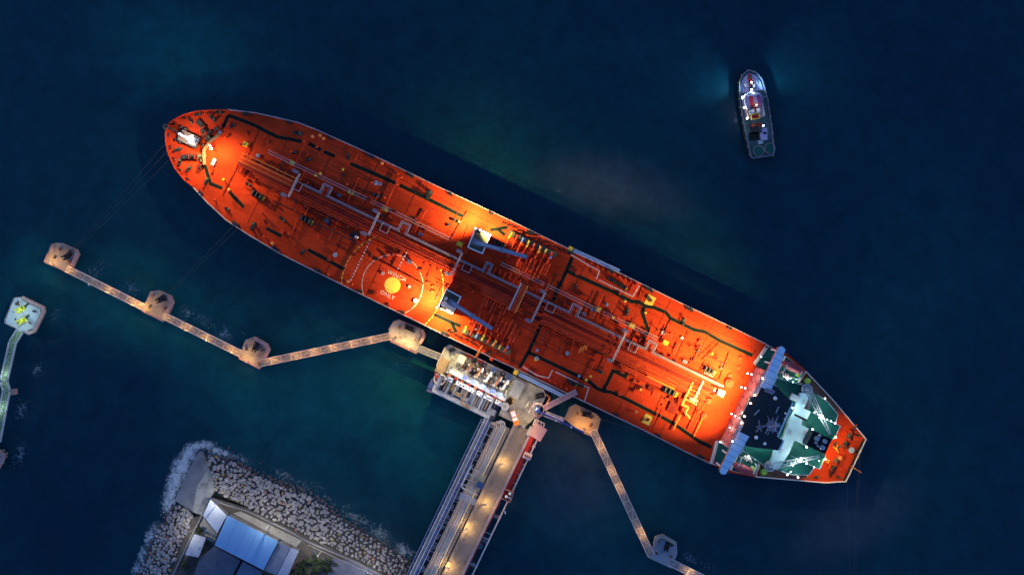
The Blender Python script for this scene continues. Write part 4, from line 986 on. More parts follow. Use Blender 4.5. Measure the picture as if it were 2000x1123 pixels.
# ------------------------------------------------------------------ mooring dolphins
HOOK = [tb(lambda q: (q.box((0, 0), 2.6, 1.6, 0, .35, 0), q.cyl((0.2, 0), .5, .35, 1.5, 10)), 'mooring_hook', BLK)] + \
       [('hook', tb(lambda q, y=y: (q.box((-.9, y), 1.6, .35, .5, 1.0, 0), q.box((-1.6, y), .4, .4, .5, 1.4, 0)), 'hook', BLK)) for y in (-.5, .5)]
def lamp_post(label, loc, base_z, top_z, power, color, head_dir, group, glass=BWARM, cat='lamp post', reach=.7, aim=None):
    b = Vector((loc[0], loc[1], base_z)); d = Vector((head_dir[0], head_dir[1], 0)).normalized()
    t = thing('lamp_post', label, cat, b, group)
    MB().tube(b, (b.x, b.y, top_z), .10, 6, .07).build('pole', STLL, t)
    h = Vector((b.x, b.y, top_z)) + d * reach
    MB().bar((b.x, b.y, top_z), h + Vector((0, 0, .1)), .12, .12).build('arm', STLL, t)
    MB().bar(h - d * .35 + Vector((0, 0, .1)), h + d * .35 + Vector((0, 0, .1)), .34, .16).build('lamp_head', STLL, t)
    MB().bar(h - d * .28 + Vector((0, 0, -.02)), h + d * .28 + Vector((0, 0, -.02)), .26, .06).build('lamp_glass', glass, t)
    light(h + Vector((0, 0, -.25)), power, color, t, .15, aim if aim is None else Vector(aim), 165, .9)
    return t
def piles(t, pts, z, m=CONW, r=.45):
    for x, y in pts: p = W(x, y, z); MB().tube((p.x, p.y, -6), (p.x, p.y, z - 1.0), r, 10).build('pile', m, t)
def inset(poly, k):
    cx = sum(p[0] for p in poly) / len(poly); cy = sum(p[1] for p in poly) / len(poly)
    return [(cx + (x - cx) * k, cy + (y - cy) * k) for x, y in poly]
def dolphin(label, poly, z, wall, hook, hook_rot, name='mooring_dolphin', slab=CON, ledge=None, wallm=PNK, curb=PNK):
    c = inset(poly, 0)[0]; t = thing(name, label, 'dolphin', W(*c, 0))
    MB().poly(poly, z, z - 1.1, z - .12).build('slab', curb, t)
    MB().poly(inset(poly, .95), z, z - .12, z).build('deck_top', slab, t)
    piles(t, inset(poly, .6), z)
    if wall:
        w = MB().wall([W(x, y, z) for x, y in wall], 1.1, z - .4, z + .9); w.build('fender_wall', wallm, t)
        ic = inset(poly, 0)[0]; MB().wall([W(x + (ic[0] - x) * .14, y + (ic[1] - y) * .14, z) for x, y in wall], .42, z - .02, z + .02).build('dark_wall_strip', DRK, t)  # dark strip along the inner side of the fender wall
    if ledge:
        MB().wall([W(x, y, z) for x, y in ledge], .6, z - 1.3, z - .35).build('service_ledge', curb, t)
    if hook: place(HOOK, 'mooring_hook', t, W(*hook, z), hook_rot)
    cr_ = random.Random(int(c[0]))
    for k in range(4):
        x, y = inset([poly[(k * 2 + 1) % len(poly)]] + poly, .0)[0]; q_ = poly[(k * 2 + 1) % len(poly)]; f = cr_.uniform(.35, .7)
        MB().box(W(x + (q_[0] - x) * f, y + (q_[1] - y) * f, z), cr_.uniform(.5, 1.1), cr_.uniform(.3, .7), z, z + cr_.uniform(.3, .9), cr_.uniform(0, 3)).build('deck_cleat', DRK if k % 2 else RUST, t)
    MB().ring(W(c[0] - 4, c[1] + 4, z), .35, .5, z, z + .03, 12).build('manhole', CONW, t)
    q = MB(); ps = [W(x, y, z) for x, y in inset(poly, .965)]; ps.append(ps[0])
    gap = 0
    for i in range(len(ps) - 1):
        p, r = ps[i], ps[i + 1]
        n = max(1, int((r - p).length / 1.5))
        for j in range(n): cc = p.lerp(r, j / n); q.bar((cc.x, cc.y, z), (cc.x, cc.y, z + .9), .05, .05)
        q.tube((p.x, p.y, z + .9), (r.x, r.y, z + .9), .035, 4)
    q.build('guard_rail', STL, t)
    return t
ZD = 6.5
D1 = [(101, 477), (112, 474), (122, 475), (148, 486.5), (154.6, 496), (144, 521), (132, 533), (86, 512), (93, 496)]
D2 = [(284.7, 590.7), (294.5, 569), (310.5, 566.7), (335.5, 578), (340, 590.7), (331, 612), (319.4, 628), (275, 604)]
D3 = [(480, 663.6), (496, 658), (523.5, 672.5), (528, 683), (521, 697.5), (509, 719), (466, 697), (472.7, 681.4)]
D4 = [(759, 642), (768, 628), (778, 623.5), (826, 643), (831, 656), (822, 672), (815, 688), (760, 664)]
D5 = [(1101.5, 818), (1112, 794), (1124, 788.5), (1167, 808.6), (1174, 818), (1167, 842), (1155.4, 852.7), (1139.7, 846)]
D6 = [(1277, 1064.5), (1280, 1047), (1293, 1043.5), (1321.5, 1060), (1323, 1079), (1318, 1092), (1310.7, 1109), (1265.7, 1088), (1265.7, 1079)]
D7 = [(9.3, 625), (27.8, 581), (44, 579.5), (86.8, 599.7), (88, 609), (69.4, 648), (54.4, 653), (10.4, 632)]
D8 = [(-45, 872), (-30, 864), (-2, 878), (8.5, 888), (7, 898.5), (-4, 918), (-20, 922), (-52, 905)]
dolphin('concrete mooring dolphin at the far left end of the walkway chain', D1, ZD, [(148.5, 488), (152, 496), (142, 519)], (133, 499), 0.6, ledge=[(87, 511), (93, 497)])
dolphin('concrete mooring dolphin between the two long straight walkways', D2, ZD, [(331, 579), (336.5, 590.5), (328, 609)], (316, 583), 0.6, ledge=[(276, 606), (318, 627)])
dolphin('concrete mooring dolphin at the bend of the walkway chain', D3, ZD, [(497, 660), (521, 673.5), (525, 683), (516, 699)], (500, 676), 1.2, ledge=[(466, 699), (507, 720)])
dolphin('breasting dolphin touching the tanker left of the loading platform', D4, ZD, [(824.5, 645), (828.5, 656), (820.5, 670)], (800, 641), -.4, 'breasting_dolphin', CON2, ledge=[(762, 666), (814, 690)])
dolphin('orange-lit breasting dolphin right of the loading platform', D5, ZD, None, (1146, 809), -.2, 'breasting_dolphin', mat('concrete_warm', (0.36, 0.22, 0.12), .85, .25, .25, stain=((0.18, 0.10, 0.06), .4, .58, .6)), curb=CON)
dolphin('dim grey mooring dolphin at the lower right of the jetty', D6, ZD, [(1278.5, 1063), (1282, 1049), (1293.5, 1045.5), (1319.5, 1060.5)], (1303, 1065), 1.2, slab=mat('concrete_grey', (0.30, 0.28, 0.29), .85, .2, .2), curb=STL, wallm=CON)
dolphin('pale white-lit dolphin platform with yellow bollards at the left edge', D7, ZD, [(44.5, 581.5), (84.5, 600.5), (86, 609), (68, 646.5), (55, 651)], None, 0, slab=mat('concrete_white', (0.46, 0.46, 0.44), .85, .15, .25, stain=((0.25, 0.26, 0.26), .4, .6, .5)))
t8 = dolphin('dolphin corner just showing at the left edge of the picture', D8, ZD, [(-2, 880), (6, 889), (5, 898), (-5, 916)], None, 0, slab=MATS['concrete_white'])
for x, y, r_, m_ in ((42, 604, .5, YLG), (45, 626, .5, YLG)):
    o = thing('quick_release_hook', 'yellow mooring hook %s of the white-lit dolphin' % ('on the upper half' if y < 610 else 'on the lower half'), 'mooring hook', W(x, y, ZD), 'yellow hooks on the white dolphin')
    for n_, me in (('base', HOOK[0]), HOOK[1], HOOK[2]):
        me2 = me.copy(); me2.materials.clear(); me2.materials.append(mat('hook_yellow', (0.62, 0.55, 0.03), .5, .1, 1.0))
        c = bpy.data.objects.new(n_ if n_ != 'base' else 'hook_base', me2); col.objects.link(c); c.parent = o
    o.rotation_euler = (0, 0, r_)
for x, y, w_ in ((34, 592, 'beside the upper yellow hook'), (52, 596, 'near the upper right corner of the white dolphin'), (54, 618, 'between the yellow hooks')):
    b = place(BOLL, 'bollard', None, W(x, y, ZD), .8, .7); tag(b, 'small dark bollard ' + w_, 'bollard', 'bollards on the white dolphin')
# ------------------------------------------------------------------ walkway bridges
def catwalk(label, pts, width, z, m=GRAT, chord=CREAM, n_bay=None, cover=0, name='walkway_bridge', railm=None):
    P = [W(x, y, z) for x, y in pts]
    t = thing(name, label, 'walkway', Vector((P[0].x, P[0].y, z)), 'steel walkway bridges')
    chords = [MB(), MB()]; rails = [MB(), MB()]; post = MB(); brace = MB()
    for i in range(len(P) - 1):
        p, r = P[i], P[i + 1]; d = (r - p); L = d.length; d.normalize(); s = Vector((-d.y, d.x, 0))
        n = max(1, round(L / 3.2))
        for k in range(n):
            a, b = p + d * (L * k / n + .05), p + d * (L * (k + 1) / n - .05)
            MB().bar(a, b, width - .55, .07).build('grating_panel', m if (k + i) % 3 else m, t)
            c0, c1 = p + d * (L * k / n), p + d * (L * (k + 1) / n)
            sg = 1 if k % 2 else -1
            brace.bar(c0 + s * sg * width * .42 + Vector((0, 0, .12)), c1 - s * sg * width * .42 + Vector((0, 0, .12)), .10, .08)
            brace.bar(c0 + s * width * .45 + Vector((0, 0, .10)), c0 - s * width * .45 + Vector((0, 0, .10)), .14, .10)
        for e, (c_, r_) in zip((-1, 1), zip(chords, rails)):
            o = s * (e * width / 2)
            c_.bar(p + o - Vector((0, 0, .2)), r + o - Vector((0, 0, .2)), .24, .8)
            for h in (.6, 1.1): r_.tube(p + o + Vector((0, 0, h)), r + o + Vector((0, 0, h)), .05, 4)
            nn = max(1, round(L / 1.6))
            for k in range(nn + 1): q_ = p.lerp(r, k / nn) + o; post.bar(q_, q_ + Vector((0, 0, 1.1)), .06, .06)
    for c_ in chords: c_.build('girder', chord, t)
    for r_ in rails: r_.build('handrail', railm or chord, t)
    post.build('rail_post', railm or chord, t); brace.build('bracing', chord, t)
    return t, P
catwalk('straight steel walkway from the far left dolphin to the second', [(131, 525), (281, 600)], 2.0, ZD)
catwalk('straight steel walkway between the second dolphin and the bend', [(321, 617), (471, 691)], 2.0, ZD)
catwalk('yellow-lit steel walkway rising from the bend to the breasting dolphin', [(510, 709), (764, 656)], 2.1, ZD)
catwalk('short grey walkway linking breasting dolphin and loading platform', [(819, 681), (868, 701)], 2.0, ZD + .2, GRATB, STL)
catwalk('long steel walkway leading down from the orange dolphin', [(1158, 840), (1272, 1084)], 2.2, ZD, GRAT, CREAM)
catwalk('walkway leaving the picture from the dim grey dolphin', [(1308, 1097), (1400, 1142)], 2.2, ZD, GRATB, STLL)
catwalk('bent green-lit walkway running down the left edge', [(40, 645), (25, 669), (8, 744), (13, 763), (-6, 862)], 2.1, ZD, GREENW, STLL)
p = W(26, 765, 4.5); m = MB().box(p, 1.8, 1.8, 3.2, ZD - .4, .1); o = m.build('walkway_pier_block', PNK); tag(o, 'small pink-grey pier block beside the bent walkway', 'pier block')
# lamps of the walkways and dolphins: (x, y, power, head direction)
d12 = Vector((.45, .89, 0))
LP = [('on the far left dolphin', (103, 514), 1700, (.3, .6), 3.4), ('on the dolphin end of the left walkway', (136, 531), 260, d12, 2.2), ('mid-way on the left walkway, lit', (216, 571.5), 300, d12, 2.2), ('on the left walkway next to the second dolphin', (263, 595), 240, d12, 2.2),
      ('on the second dolphin', (285, 606), 1800, (.3, .6), 3.4), ('on the second walkway beside the second dolphin', (324, 625), 200, d12, 2.2), ('first along the second walkway', (364, 646), 300, d12, 2.2), ('middle of the second walkway', (404.6, 666), 330, d12, 2.2), ('on the second walkway near the bend', (453, 689), 300, d12, 2.2),
      ('on the bend dolphin', (483, 706), 1900, (.3, .6), 3.4),
      ('first on the rising walkway from the bend', (533, 708), 280, (-.2, .97), 2.2), ('second on the rising walkway', (578, 699), 300, (-.2, .97), 2.2), ('third on the rising walkway', (613, 692), 320, (-.2, .97), 2.2), ('fourth on the rising walkway', (650, 684), 340, (-.2, .97), 2.2), ('fifth on the rising walkway', (688, 676), 320, (-.2, .97), 2.2), ('last on the rising walkway before the dolphin', (725, 668), 260, (-.2, .97), 2.2),
      ('on the left part of the breasting dolphin', (773, 664), 1100, (.3, .6), 3.4), ('on the right part of the breasting dolphin', (800, 677), 1700, (.3, .6), 3.4),
      ('on the lower edge of the orange dolphin', (1138, 838), 2400, (.5, .6), 3.8),
      ('first down the long lower walkway', (1168, 876), 300, (-.9, .4), 2.2), ('second down the long lower walkway', (1188, 921), 300, (-.9, .4), 2.2), ('third down the long lower walkway', (1205, 953), 200, (-.9, .4), 2.2), ('on the long lower walkway close to the grey dolphin', (1252, 1042), 420, (-.9, .4), 2.2),
      ('on the walkway leaving the picture', (1349, 1119), 420, d12, 2.2)]
for lab, (x, y), pw, hd, hh in LP:
    p = W(x, y, ZD); hdv = Vector((-hd[0], hd[1], 0))
    lamp_post('warm lamp post ' + lab, p, ZD, ZD + hh, pw * 1.0, (1.0, .56, .15), hdv, 'warm lamp posts of the walkways')
for lab, (x, y), pw, hh in (('beside the white dolphin walkway', (50, 646), 900, 6.0), ('on the bent walkway at the left edge', (9, 735), 420, 2.5), ('low on the bent walkway', (6, 800), 420, 2.5), ('standing at the centre of the white dolphin', (46, 612), 2600, 7.0)):
    lamp_post('cool white lamp post ' + lab, W(x, y, ZD), ZD, ZD + hh, pw, (.62, .95, .95), (-.5, .5, 0), 'cool lamp posts at the left edge', BWHT)
lamp_post('dim short lamp post on the left walkway', W(176, 553, ZD), ZD, ZD + 2.2, 25, (1, .8, .6), (.4, -.9, 0), 'warm lamp posts of the walkways')

# ------------------------------------------------------------------ loading platform
ZP = 8.0
t = thing('loading_platform', 'concrete loading platform with pipework against the tanker', 'platform', SW(40, 190, 0)); PLAT = t
MB().polys([(-62, 153), (143, 153), (152, 162), (152, 205), (140, 236), (84, 236), (84, 206), (-62, 206), (-68, 200), (-68, 162)], ZP, ZP - 1.4, ZP).build('slab', CON2, t)
MB().polys([(-58, 206.6), (80, 206.6), (80, 252), (-58, 252)], 5.4, 4.4, 5.4).build('lower_deck', mat('deck_blue_grey', (0.13, 0.13, 0.20), .7, .3, .3), t)
for a in range(-55, 150, 34):
    for b in (160, 198, 240):
        if b == 240 and a > 80: continue
        p = SW(a, b, 5); MB().tube((p.x, p.y, -6), (p.x, p.y, 4.4 if b == 240 else ZP - 1.4), .5, 8).build('pile', CONW, t)
# pieces of paving joints
for a in (-20, 20, 60, 100): MB().wall([SW(a, 154, ZP), SW(a, 204, ZP)], .08, ZP - .01, ZP + .015).build('joint', CONW, t)
railing('edge_rail', [(-67, 162), (-67, 200), (-61, 205)], ZP, ZP, t, CREAM)
railing('edge_rail', [(-60, 154), (-20, 154)], ZP, ZP, t, CREAM)
railing('edge_rail', [(20, 154), (142, 154), (151, 163)], ZP, ZP, t, CREAM)
# corner service ledges
MB().polys([(-66, 182), (-48, 182), (-48, 212), (-66, 212)], ZP + .5, ZP, ZP + .45).build('service_plinth', mat('plinth_tan', (0.42, 0.27, 0.14), .8, .3, .4), t)
# fenders
for a in (-45, -5, 35, 75, 115):
    p = SW(a, 150.5, 6)
    o = MB().box(p, 3.0, .9, 3.5, 7.4).build('fender_panel', BLK, t)
# big header gantry: white roofed duct and the broken row of white panels
g = thing('header_gantry', 'bright white pipe header gantry across the loading platform', 'pipe gantry', SW(20, 205, ZP))
MB().polys([(-40, 195.5), (82, 199.5), (82, 206.5), (-40, 203)], ZP + 4.2, ZP + 3.5, ZP + 4.1).build('duct', WHT, g)
m = MB(); m.tube(SW(-38, 193.5, ZP + 3.4), SW(80, 197.5, ZP + 3.4), .35, 8); m.build('header_pipe', STLL, g)
for a0, a1, n in ((-40, -26, 2), (-4 - 14, 20, 3), (27, 39, 1), (43, 60, 2), (67, 80, 1)):
    o = MB().polys([(a0, 209.5), (a1, 210.5), (a1, 219), (a0, 218)], ZP + 4, ZP + 3.3, ZP + 3.7).build('white_panel', WHT, g)
    for k in range(n * 2):
        a = a0 + (a1 - a0) * (k + .6) / (n * 2 + .2); MB().box(SW(a, 212.5 + (k * 7 % 4), ZP + 4), .35 + .15 * (k % 3), .3 + .2 * (k % 2), ZP + 3.7, ZP + 4.1, ANG + .3 * k).build('valve_stem', BLU if k % 2 else BLK, o)
for k in range(9):
    a = -36 + k * 14; MB().box(SW(a, 207.8, ZP + 4), 1.2, .5, ZP + 3.4, ZP + 3.9).build('red_bracket', RDP if k % 2 else ORG, g)
for a in range(-38, 84, 20):
    m = MB()
    for b in (197, 217): c = SW(a, b, ZP); m.bar((c.x, c.y, ZP - 2), (c.x, c.y, ZP + 3.5), .3, .3)
    m.bar(SW(a, 197, ZP + 3.3), SW(a, 217, ZP + 3.3), .25, .3); m.build('frame', STLL, g)
# pipe rack behind the gantry (drop pipes to the lower deck)
pr = thing('pipe_rack', 'rack of grey and tan drop pipes behind the white gantry', 'pipe rack', SW(10, 232, 5.4))
for k, a in enumerate((-50, -45.5, -34, -28, -14, 2, 8, 19, 23, 27, 33, 38, 43, 49, 55, 62)):
    mm = [STLL, STL, mat('pipe_tan', (0.45, 0.30, 0.16), .6, .25, .8), STL][(k * 5) % 4]
    e = 244 - (k % 3) * 3
    r_ = .26 if k % 3 else .4
    MB().path([SW(a, 213, ZP + 2.6), SW(a, 217, ZP + 1.6), SW(a, e, 7.2)], r_, 7).build('drop_pipe', mm, pr)
for k, b in enumerate((243, 246.5, 249.5)):
    MB().path([SW(-54 + k, 210 + 4 * k, 7.4), SW(-54 + k, b, 7.4), SW(70, b, 7.4)], .26 + .05 * k, 7).build('long_pipe', STLL if k else STL, pr)
for k in range(7): MB().bar(SW(-50 + k * 20, 208, 6.8), SW(-50 + k * 20, 251, 6.8), .3, .3).build('cross_beam', STL, pr)
for a, b, w_, h_, mm in ((-24, 228, 9, 14, OLIV2), (4, 224, 12, 10, CREAM), (12, 236, 16, 8, STL), (-44, 232, 5, 12, OLIV2), (70, 236, 14, 12, STL)):
    MB().polys(rect(a - w_/2, a + w_/2, b - h_/2, b + h_/2), 7.6, 6.9, 7.6).build('rack_panel', mm, pr)
for a, b, L in ((-20, 226, 20), (-16, 230, 18), (8, 240, 20), (8, 243.2, 20)):
    MB().path([SW(a, b - 8, 7.8), SW(a, b + 4, 7.8), SW(a + L * .3, b + 6, 7.8), SW(a + L, b + 6, 7.8)], .28, 7).build('bend_pipe', mat('pipe_tan', (.45, .3, .16)), pr)
# turntable / hose drum at the left corner
o = thing('hose_reel', 'round tan hose reel on the left corner of the platform', 'hose reel', SW(-50, 226, 5.4))
c = SW(-50, 222, 8); q = MB(); q.ring(c, 1.6, 2.0, 7.6, 8.0, 12); [q.bar((c.x, c.y, 7.7), (c.x + 1.8 * math.cos(k), c.y + 1.8 * math.sin(k), 7.7), .18, .18) for k in range(0, 6)]
q.build('reel', CREAM, o); MB().cyl(c, .45, 5.4, 8.2, 10).build('hub', RUST, o); MB().path([c + Vector((0, 0, .2)), SW(-60, 220, 8.2), SW(-64, 212, 8.2), SW(-58, 208, 8.2)], .22, 6).build('red_hose', RDP, o)
o = MB().box(SW(-57, 238, 8), 2.6, 3.0, 5.4, 7.4).build('blue_cabinet', mat('cabinet_blue', (0.08, 0.10, 0.22), .6, .2, .5)); tag(o, 'dark blue cabinet at the outer left corner of the lower deck', 'cabinet')
o = MB().box(SW(-56, 249, 8), 2.4, 1.8, 5.4, 7.0).build('mauve_cabinet', mat('cabinet_mauve', (0.30, 0.18, 0.28), .6, .2, .5)); tag(o, 'mauve cabinet below the blue one at the platform corner', 'cabinet')
PT_ = mat('pipe_tan', (0.45, 0.30, 0.16))
# loading arms
def arm(label, a, deployed, cm):
    t = thing('marine_loader', label, 'loading arm', SW(a, 182, ZP), 'marine loading arms')
    c = SW(a, 182, ZP)
    MB().tube(c, (c.x, c.y, ZP + 9), .42, 10, .34).build('riser', STLL, t)
    MB().box(c, 1.6, 1.6, ZP, ZP + .5).build('base', STL, t)
    top = Vector((c.x, c.y, ZP + 9))
    cw = top + v3 * 2.0 + Vector((0, 0, -1.4))
    if deployed:
        el, tip = SW(a + 2, 160, ZP + 14), SW(a + 4, 128, DZ + 2.2)
        MB().path([top, el], .36, 8).build('inboard_arm', RUST, t); MB().path([el, tip], .36, 8).build('outboard_arm', ORG, t)
    else:
        el = SW(a + 4, 160, ZP + 13.5); tip = SW(a + 6, 174, ZP + 5)
        MB().path([top, el], .32, 8).build('inboard_arm', cm, t); MB().path([el, tip], .3, 8).build('outboard_arm', WHT, t)
    MB().box(cw, 1.5, 1.2, cw.z - .5, cw.z + .7).build('counterweight', BLU, t)
    for k in range(4):
        f = k / 4; w = SW(a + (-3 if k % 2 else 3), 164 + k * 7, ZP)
        MB().cyl(w, .45, ZP, ZP + 2.4 + k, 8).build('swivel_joint', [RUST, STLL, BLU, STL][k], t)
    MB().ring(el, .5, .95, el.z - .3, el.z + .3, 12).build('sheave', cm, t)
    MB().path([SW(a, 186, ZP + 1.2), SW(a, 190, ZP + 1.2), SW(a + 3, 192, ZP + 1.2), SW(a + 3, 197, ZP + 3.0)], .3, 7).build('feed_pipe', STLL, t)
    m = MB()
    for k in range(5): m.cyl(SW(a - 5 + k * 2.4, 187 + (k % 2) * 4, ZP), .28, ZP, ZP + 1.2 + (k % 3) * .5, 7)
    m.build('valve_group', STL, t)
for i, (a, lab, dep, cm) in enumerate(((-6.7, 'orange loading arm swung out onto the tanker', True, RUST), (12.5, 'rusty folded loading arm next to the one swung out', False, RUST), (32.7, 'pale folded loading arm in the middle of the row', False, STLL),
        (52.6, 'dark folded loading arm fourth from the swung-out one', False, RUST), (67.6, 'folded loading arm nearest the grey slatted roof', False, STL))): arm(lab, a, dep, cm)
for k in range(9):
    a = -28 + k * 12; o = MB().path([SW(a, 184, ZP + .8), SW(a, 190, ZP + .8), SW(a + 4, 190, ZP + .8), SW(a + 4, 195, ZP + .8)], .2, 6).build('bent_pipe', STLL, PLAT)
m = MB()
for k in range(60): c = SW(random.uniform(-30, 84), random.uniform(184, 196), ZP); m.box(c, random.uniform(.4, 1.1), random.uniform(.3, .8), ZP, ZP + random.uniform(.4, 1.6))
o = m.build('valve_cluster', STL, PLAT); o['kind'] = 'stuff'
rp = random.Random(5)
for k in range(70):
    c = SW(rp.uniform(-34, 84), rp.uniform(163, 194), ZP); MB().box(c, rp.uniform(.3, 1.0), rp.uniform(.25, .6), ZP, ZP + rp.uniform(.3, 2.2), rp.uniform(0, 3)).build('platform_fitting', rp.choice((RUST, DRK, STL, STL, BLK, STLL, PT_)), PLAT)
for k in range(16):
    a, b = rp.uniform(-30, 80), rp.uniform(165, 190); MB().tube(SW(a, b, ZP + 1.2), SW(a + rp.uniform(-4, 4), b + rp.uniform(5, 12), ZP + 1.4), .14, 6).build('short_pipe', rp.choice((STL, RUST, DRK)), PLAT)
o = MB().box(SW(-28, 168, ZP), 2.4, 2.6, ZP + 1.9, ZP + 2.1); o = o.build('roof_sheet', CREAM); tag(o, 'small pale square canopy on the left part of the platform', 'canopy')
m = MB()
for x in (-1, 1):
    for y in (-1, 1): c = SW(-28 + x * 6, 168 + y * 6, ZP); m.bar((c.x, c.y, ZP), (c.x, c.y, ZP + 1.9), .1, .1)
k_ = m.build('canopy_leg', STL, o)
for a, b in ((-14, 156), (8, 156)):
    o = MB().box(SW(a, b, ZP), 3.4, .9, ZP, ZP + 1.0).build('gangway_trough', REDD, PLAT); MB().wall([SW(a - 10, b - 3, ZP), SW(a + 10, b - 3, ZP)], .15, ZP, ZP + 1.3).build('trough_rail', CREAM, o)
# slatted grey roof
t = thing('slatted_roof', 'grey slatted shed roof at the middle of the platform', 'shed', SW(100, 175, ZP))
for k in range(6):
    b0 = 158 + k * 5.8
    MB().polys([(83 + .2, b0), (105, b0), (105, b0 + 5.5), (83.2, b0 + 5.5)], ZP + 3.2, ZP + 2.9 - .06 * k, ZP + 3.05 - .06 * k).build('slat', mat('slat_grey', (.30, .29, .28), .7, .15, .4), t)
m = MB()
for a in (85, 103):
    for b in (161, 190): c = SW(a, b, ZP); m.bar((c.x, c.y, ZP), (c.x, c.y, ZP + 2.7), .2, .2)
m.build('shed_post', STL, t)
t = thing('scaffold_stair', 'yellow-green scaffold stair beside the slatted roof', 'stair', SW(76, 172, ZP)); m = MB()
for k in range(6): m.tube(SW(72 + k, 160 + k * 5, ZP + 3), SW(84, 156 + k * 6, ZP + 2), .09, 5)
for k in range(2): m.tube(SW(74 + 8 * k, 158, ZP + 2.6), SW(72 + 8 * k, 192, ZP + 2.6), .1, 5)
m.build('scaffold', mat('scaffold', (.50, .46, .24), .6, .1, 1), t); m = MB()
for k in range(2): m.bar(SW(76, 184 + 5 * k, ZP + 1.5), SW(84, 200 + 5 * k, ZP + 1.5), .25, .3)
m.build('handrail', WHT, t)
m = MB().cyl(SW(88, 214, ZP), 1.3, ZP, ZP + 2.0, 18); o = m.build('storage_tank', STLL); tag(o, 'small round grey tank right of the white gantry', 'tank')
m = MB().cyl(SW(88, 214, ZP), .5, ZP + 2.0, ZP + 2.3, 12).build('lid', STL, o)
for a, b, nm, lb in ((94, 206, 'pump_set', 'dark pump set beside the small round tank'), (90, 200, 'valve_set', 'dark valve set between round tank and slatted roof')):
    o = place([EQUIP[0]] + EQUIP[1:], nm, None, SW(a, b, ZP), .6, .55); tag(o, lb, 'pump')
o = MB().ring(SW(122, 170, ZP), .28, .48, ZP, ZP + .2, 12).build('ring_bolt', STLL, PLAT)
place(HOOK, 'mooring_hook', PLAT, SW(141, 166, ZP), .3); place(HOOK, 'mooring_hook', PLAT, SW(-52, 160, ZP), .3, .7)
# gangway tower with pink gangway, blue jib and white truss link
t = thing('gangway_tower', 'round gangway tower with pink gangway reaching the tanker', 'gangway', W(1050, 798, ZP)); c = W(1049, 797, ZP)
q = MB()
for z in (ZP + 3, ZP + 6, ZP + 9): q.ring(c, 1.9, 2.1, z, z + .2, 18)
for k in range(9): q.bar((c.x + 2 * math.cos(k * .7), c.y + 2 * math.sin(k * .7), ZP), (c.x + 2 * math.cos(k * .7), c.y + 2 * math.sin(k * .7), ZP + 9.2), .12, .12)
q.build('cage', PNK, t); MB().cyl(c, .8, ZP, ZP + 9, 12, .6).build('column', BLU, t)
P, Q = W(1062, 797, ZP + 5.4), W(1126, 764.5, DZ + 2.4); d = (Q - P).normalized(); s = Vector((-d.y, d.x, 0)).normalized()
MB().bar(P, Q, 1.3, .12).build('gangway_deck', mat('gangway_pink', (.46, .22, .20), .6, .15, .6), t)
q = MB()
for e in (-.75, .75):
    for h in (0, 1.0): q.bar(P + s * e + Vector((0, 0, h)), Q + s * e + Vector((0, 0, h)), .16, .16)
    for k in range(13): a = P.lerp(Q, k / 12) + s * e; q.bar(a, a + Vector((0, 0, 1)), .1, .1)
q.build('gangway_rail', mat('gangway_pink2', (.56, .32, .28), .6, .15, .6), t)
q = MB(); q.bar(W(1053, 804, ZP + 10), W(1141, 844, ZP + 11), .5, .55); q.build('jib', mat('jib_blue', (.07, .08, .30), .5, .15, .6), t)
for x, y in ((1086, 821), (1116, 834)): MB().ball(W(x, y, ZP + 11.3), .35).build('jib_sheave', CREAM, t)
q = MB(); A = [W(1066, 803, ZP + 1.5), W(1103, 817, ZP + .3)]; B = [W(1062, 812, ZP + 1.5), W(1099, 826, ZP + .3)]
for a in (A, B): q.bar(a[0], a[1], .2, .2)
for k in range(7): q.bar(A[0].lerp(A[1], k / 6), B[0].lerp(B[1], min(1, (k + (k % 2)) / 6)), .14, .14); q.bar(A[0].lerp(A[1], k / 6), B[0].lerp(B[1], k / 6), .14, .14)
q.bar(A[0].lerp(B[0], .5) - Vector((0, 0, .1)), A[1].lerp(B[1], .5) - Vector((0, 0, .1)), .9, .06)
q.build('link_truss', CREAM, t)
m = MB(); m.tube(W(1064, 797, ZP + 1.5), W(1074, 777, ZP + 1.5), .28, 8); m.tube(W(1074, 777, ZP + 1.5), W(1068, 770, ZP + 1.5), .28, 8); o = m.build('red_fire_pipe', ORG); tag(o, 'orange-red fire main pipe at the right edge of the platform', 'pipe')
for k, (x, y) in enumerate(((1036, 800), (1030, 790), (1041, 788))):
    m = MB(); m.cyl(W(x, y, ZP), .2, ZP, ZP + 2.2, 8); m.bar(W(x - 4, y + 6, ZP + 1.4), W(x + 3, y - 6, ZP + 1.4), .3, .5); m.build('winch_frame', CREAM, PLAT)
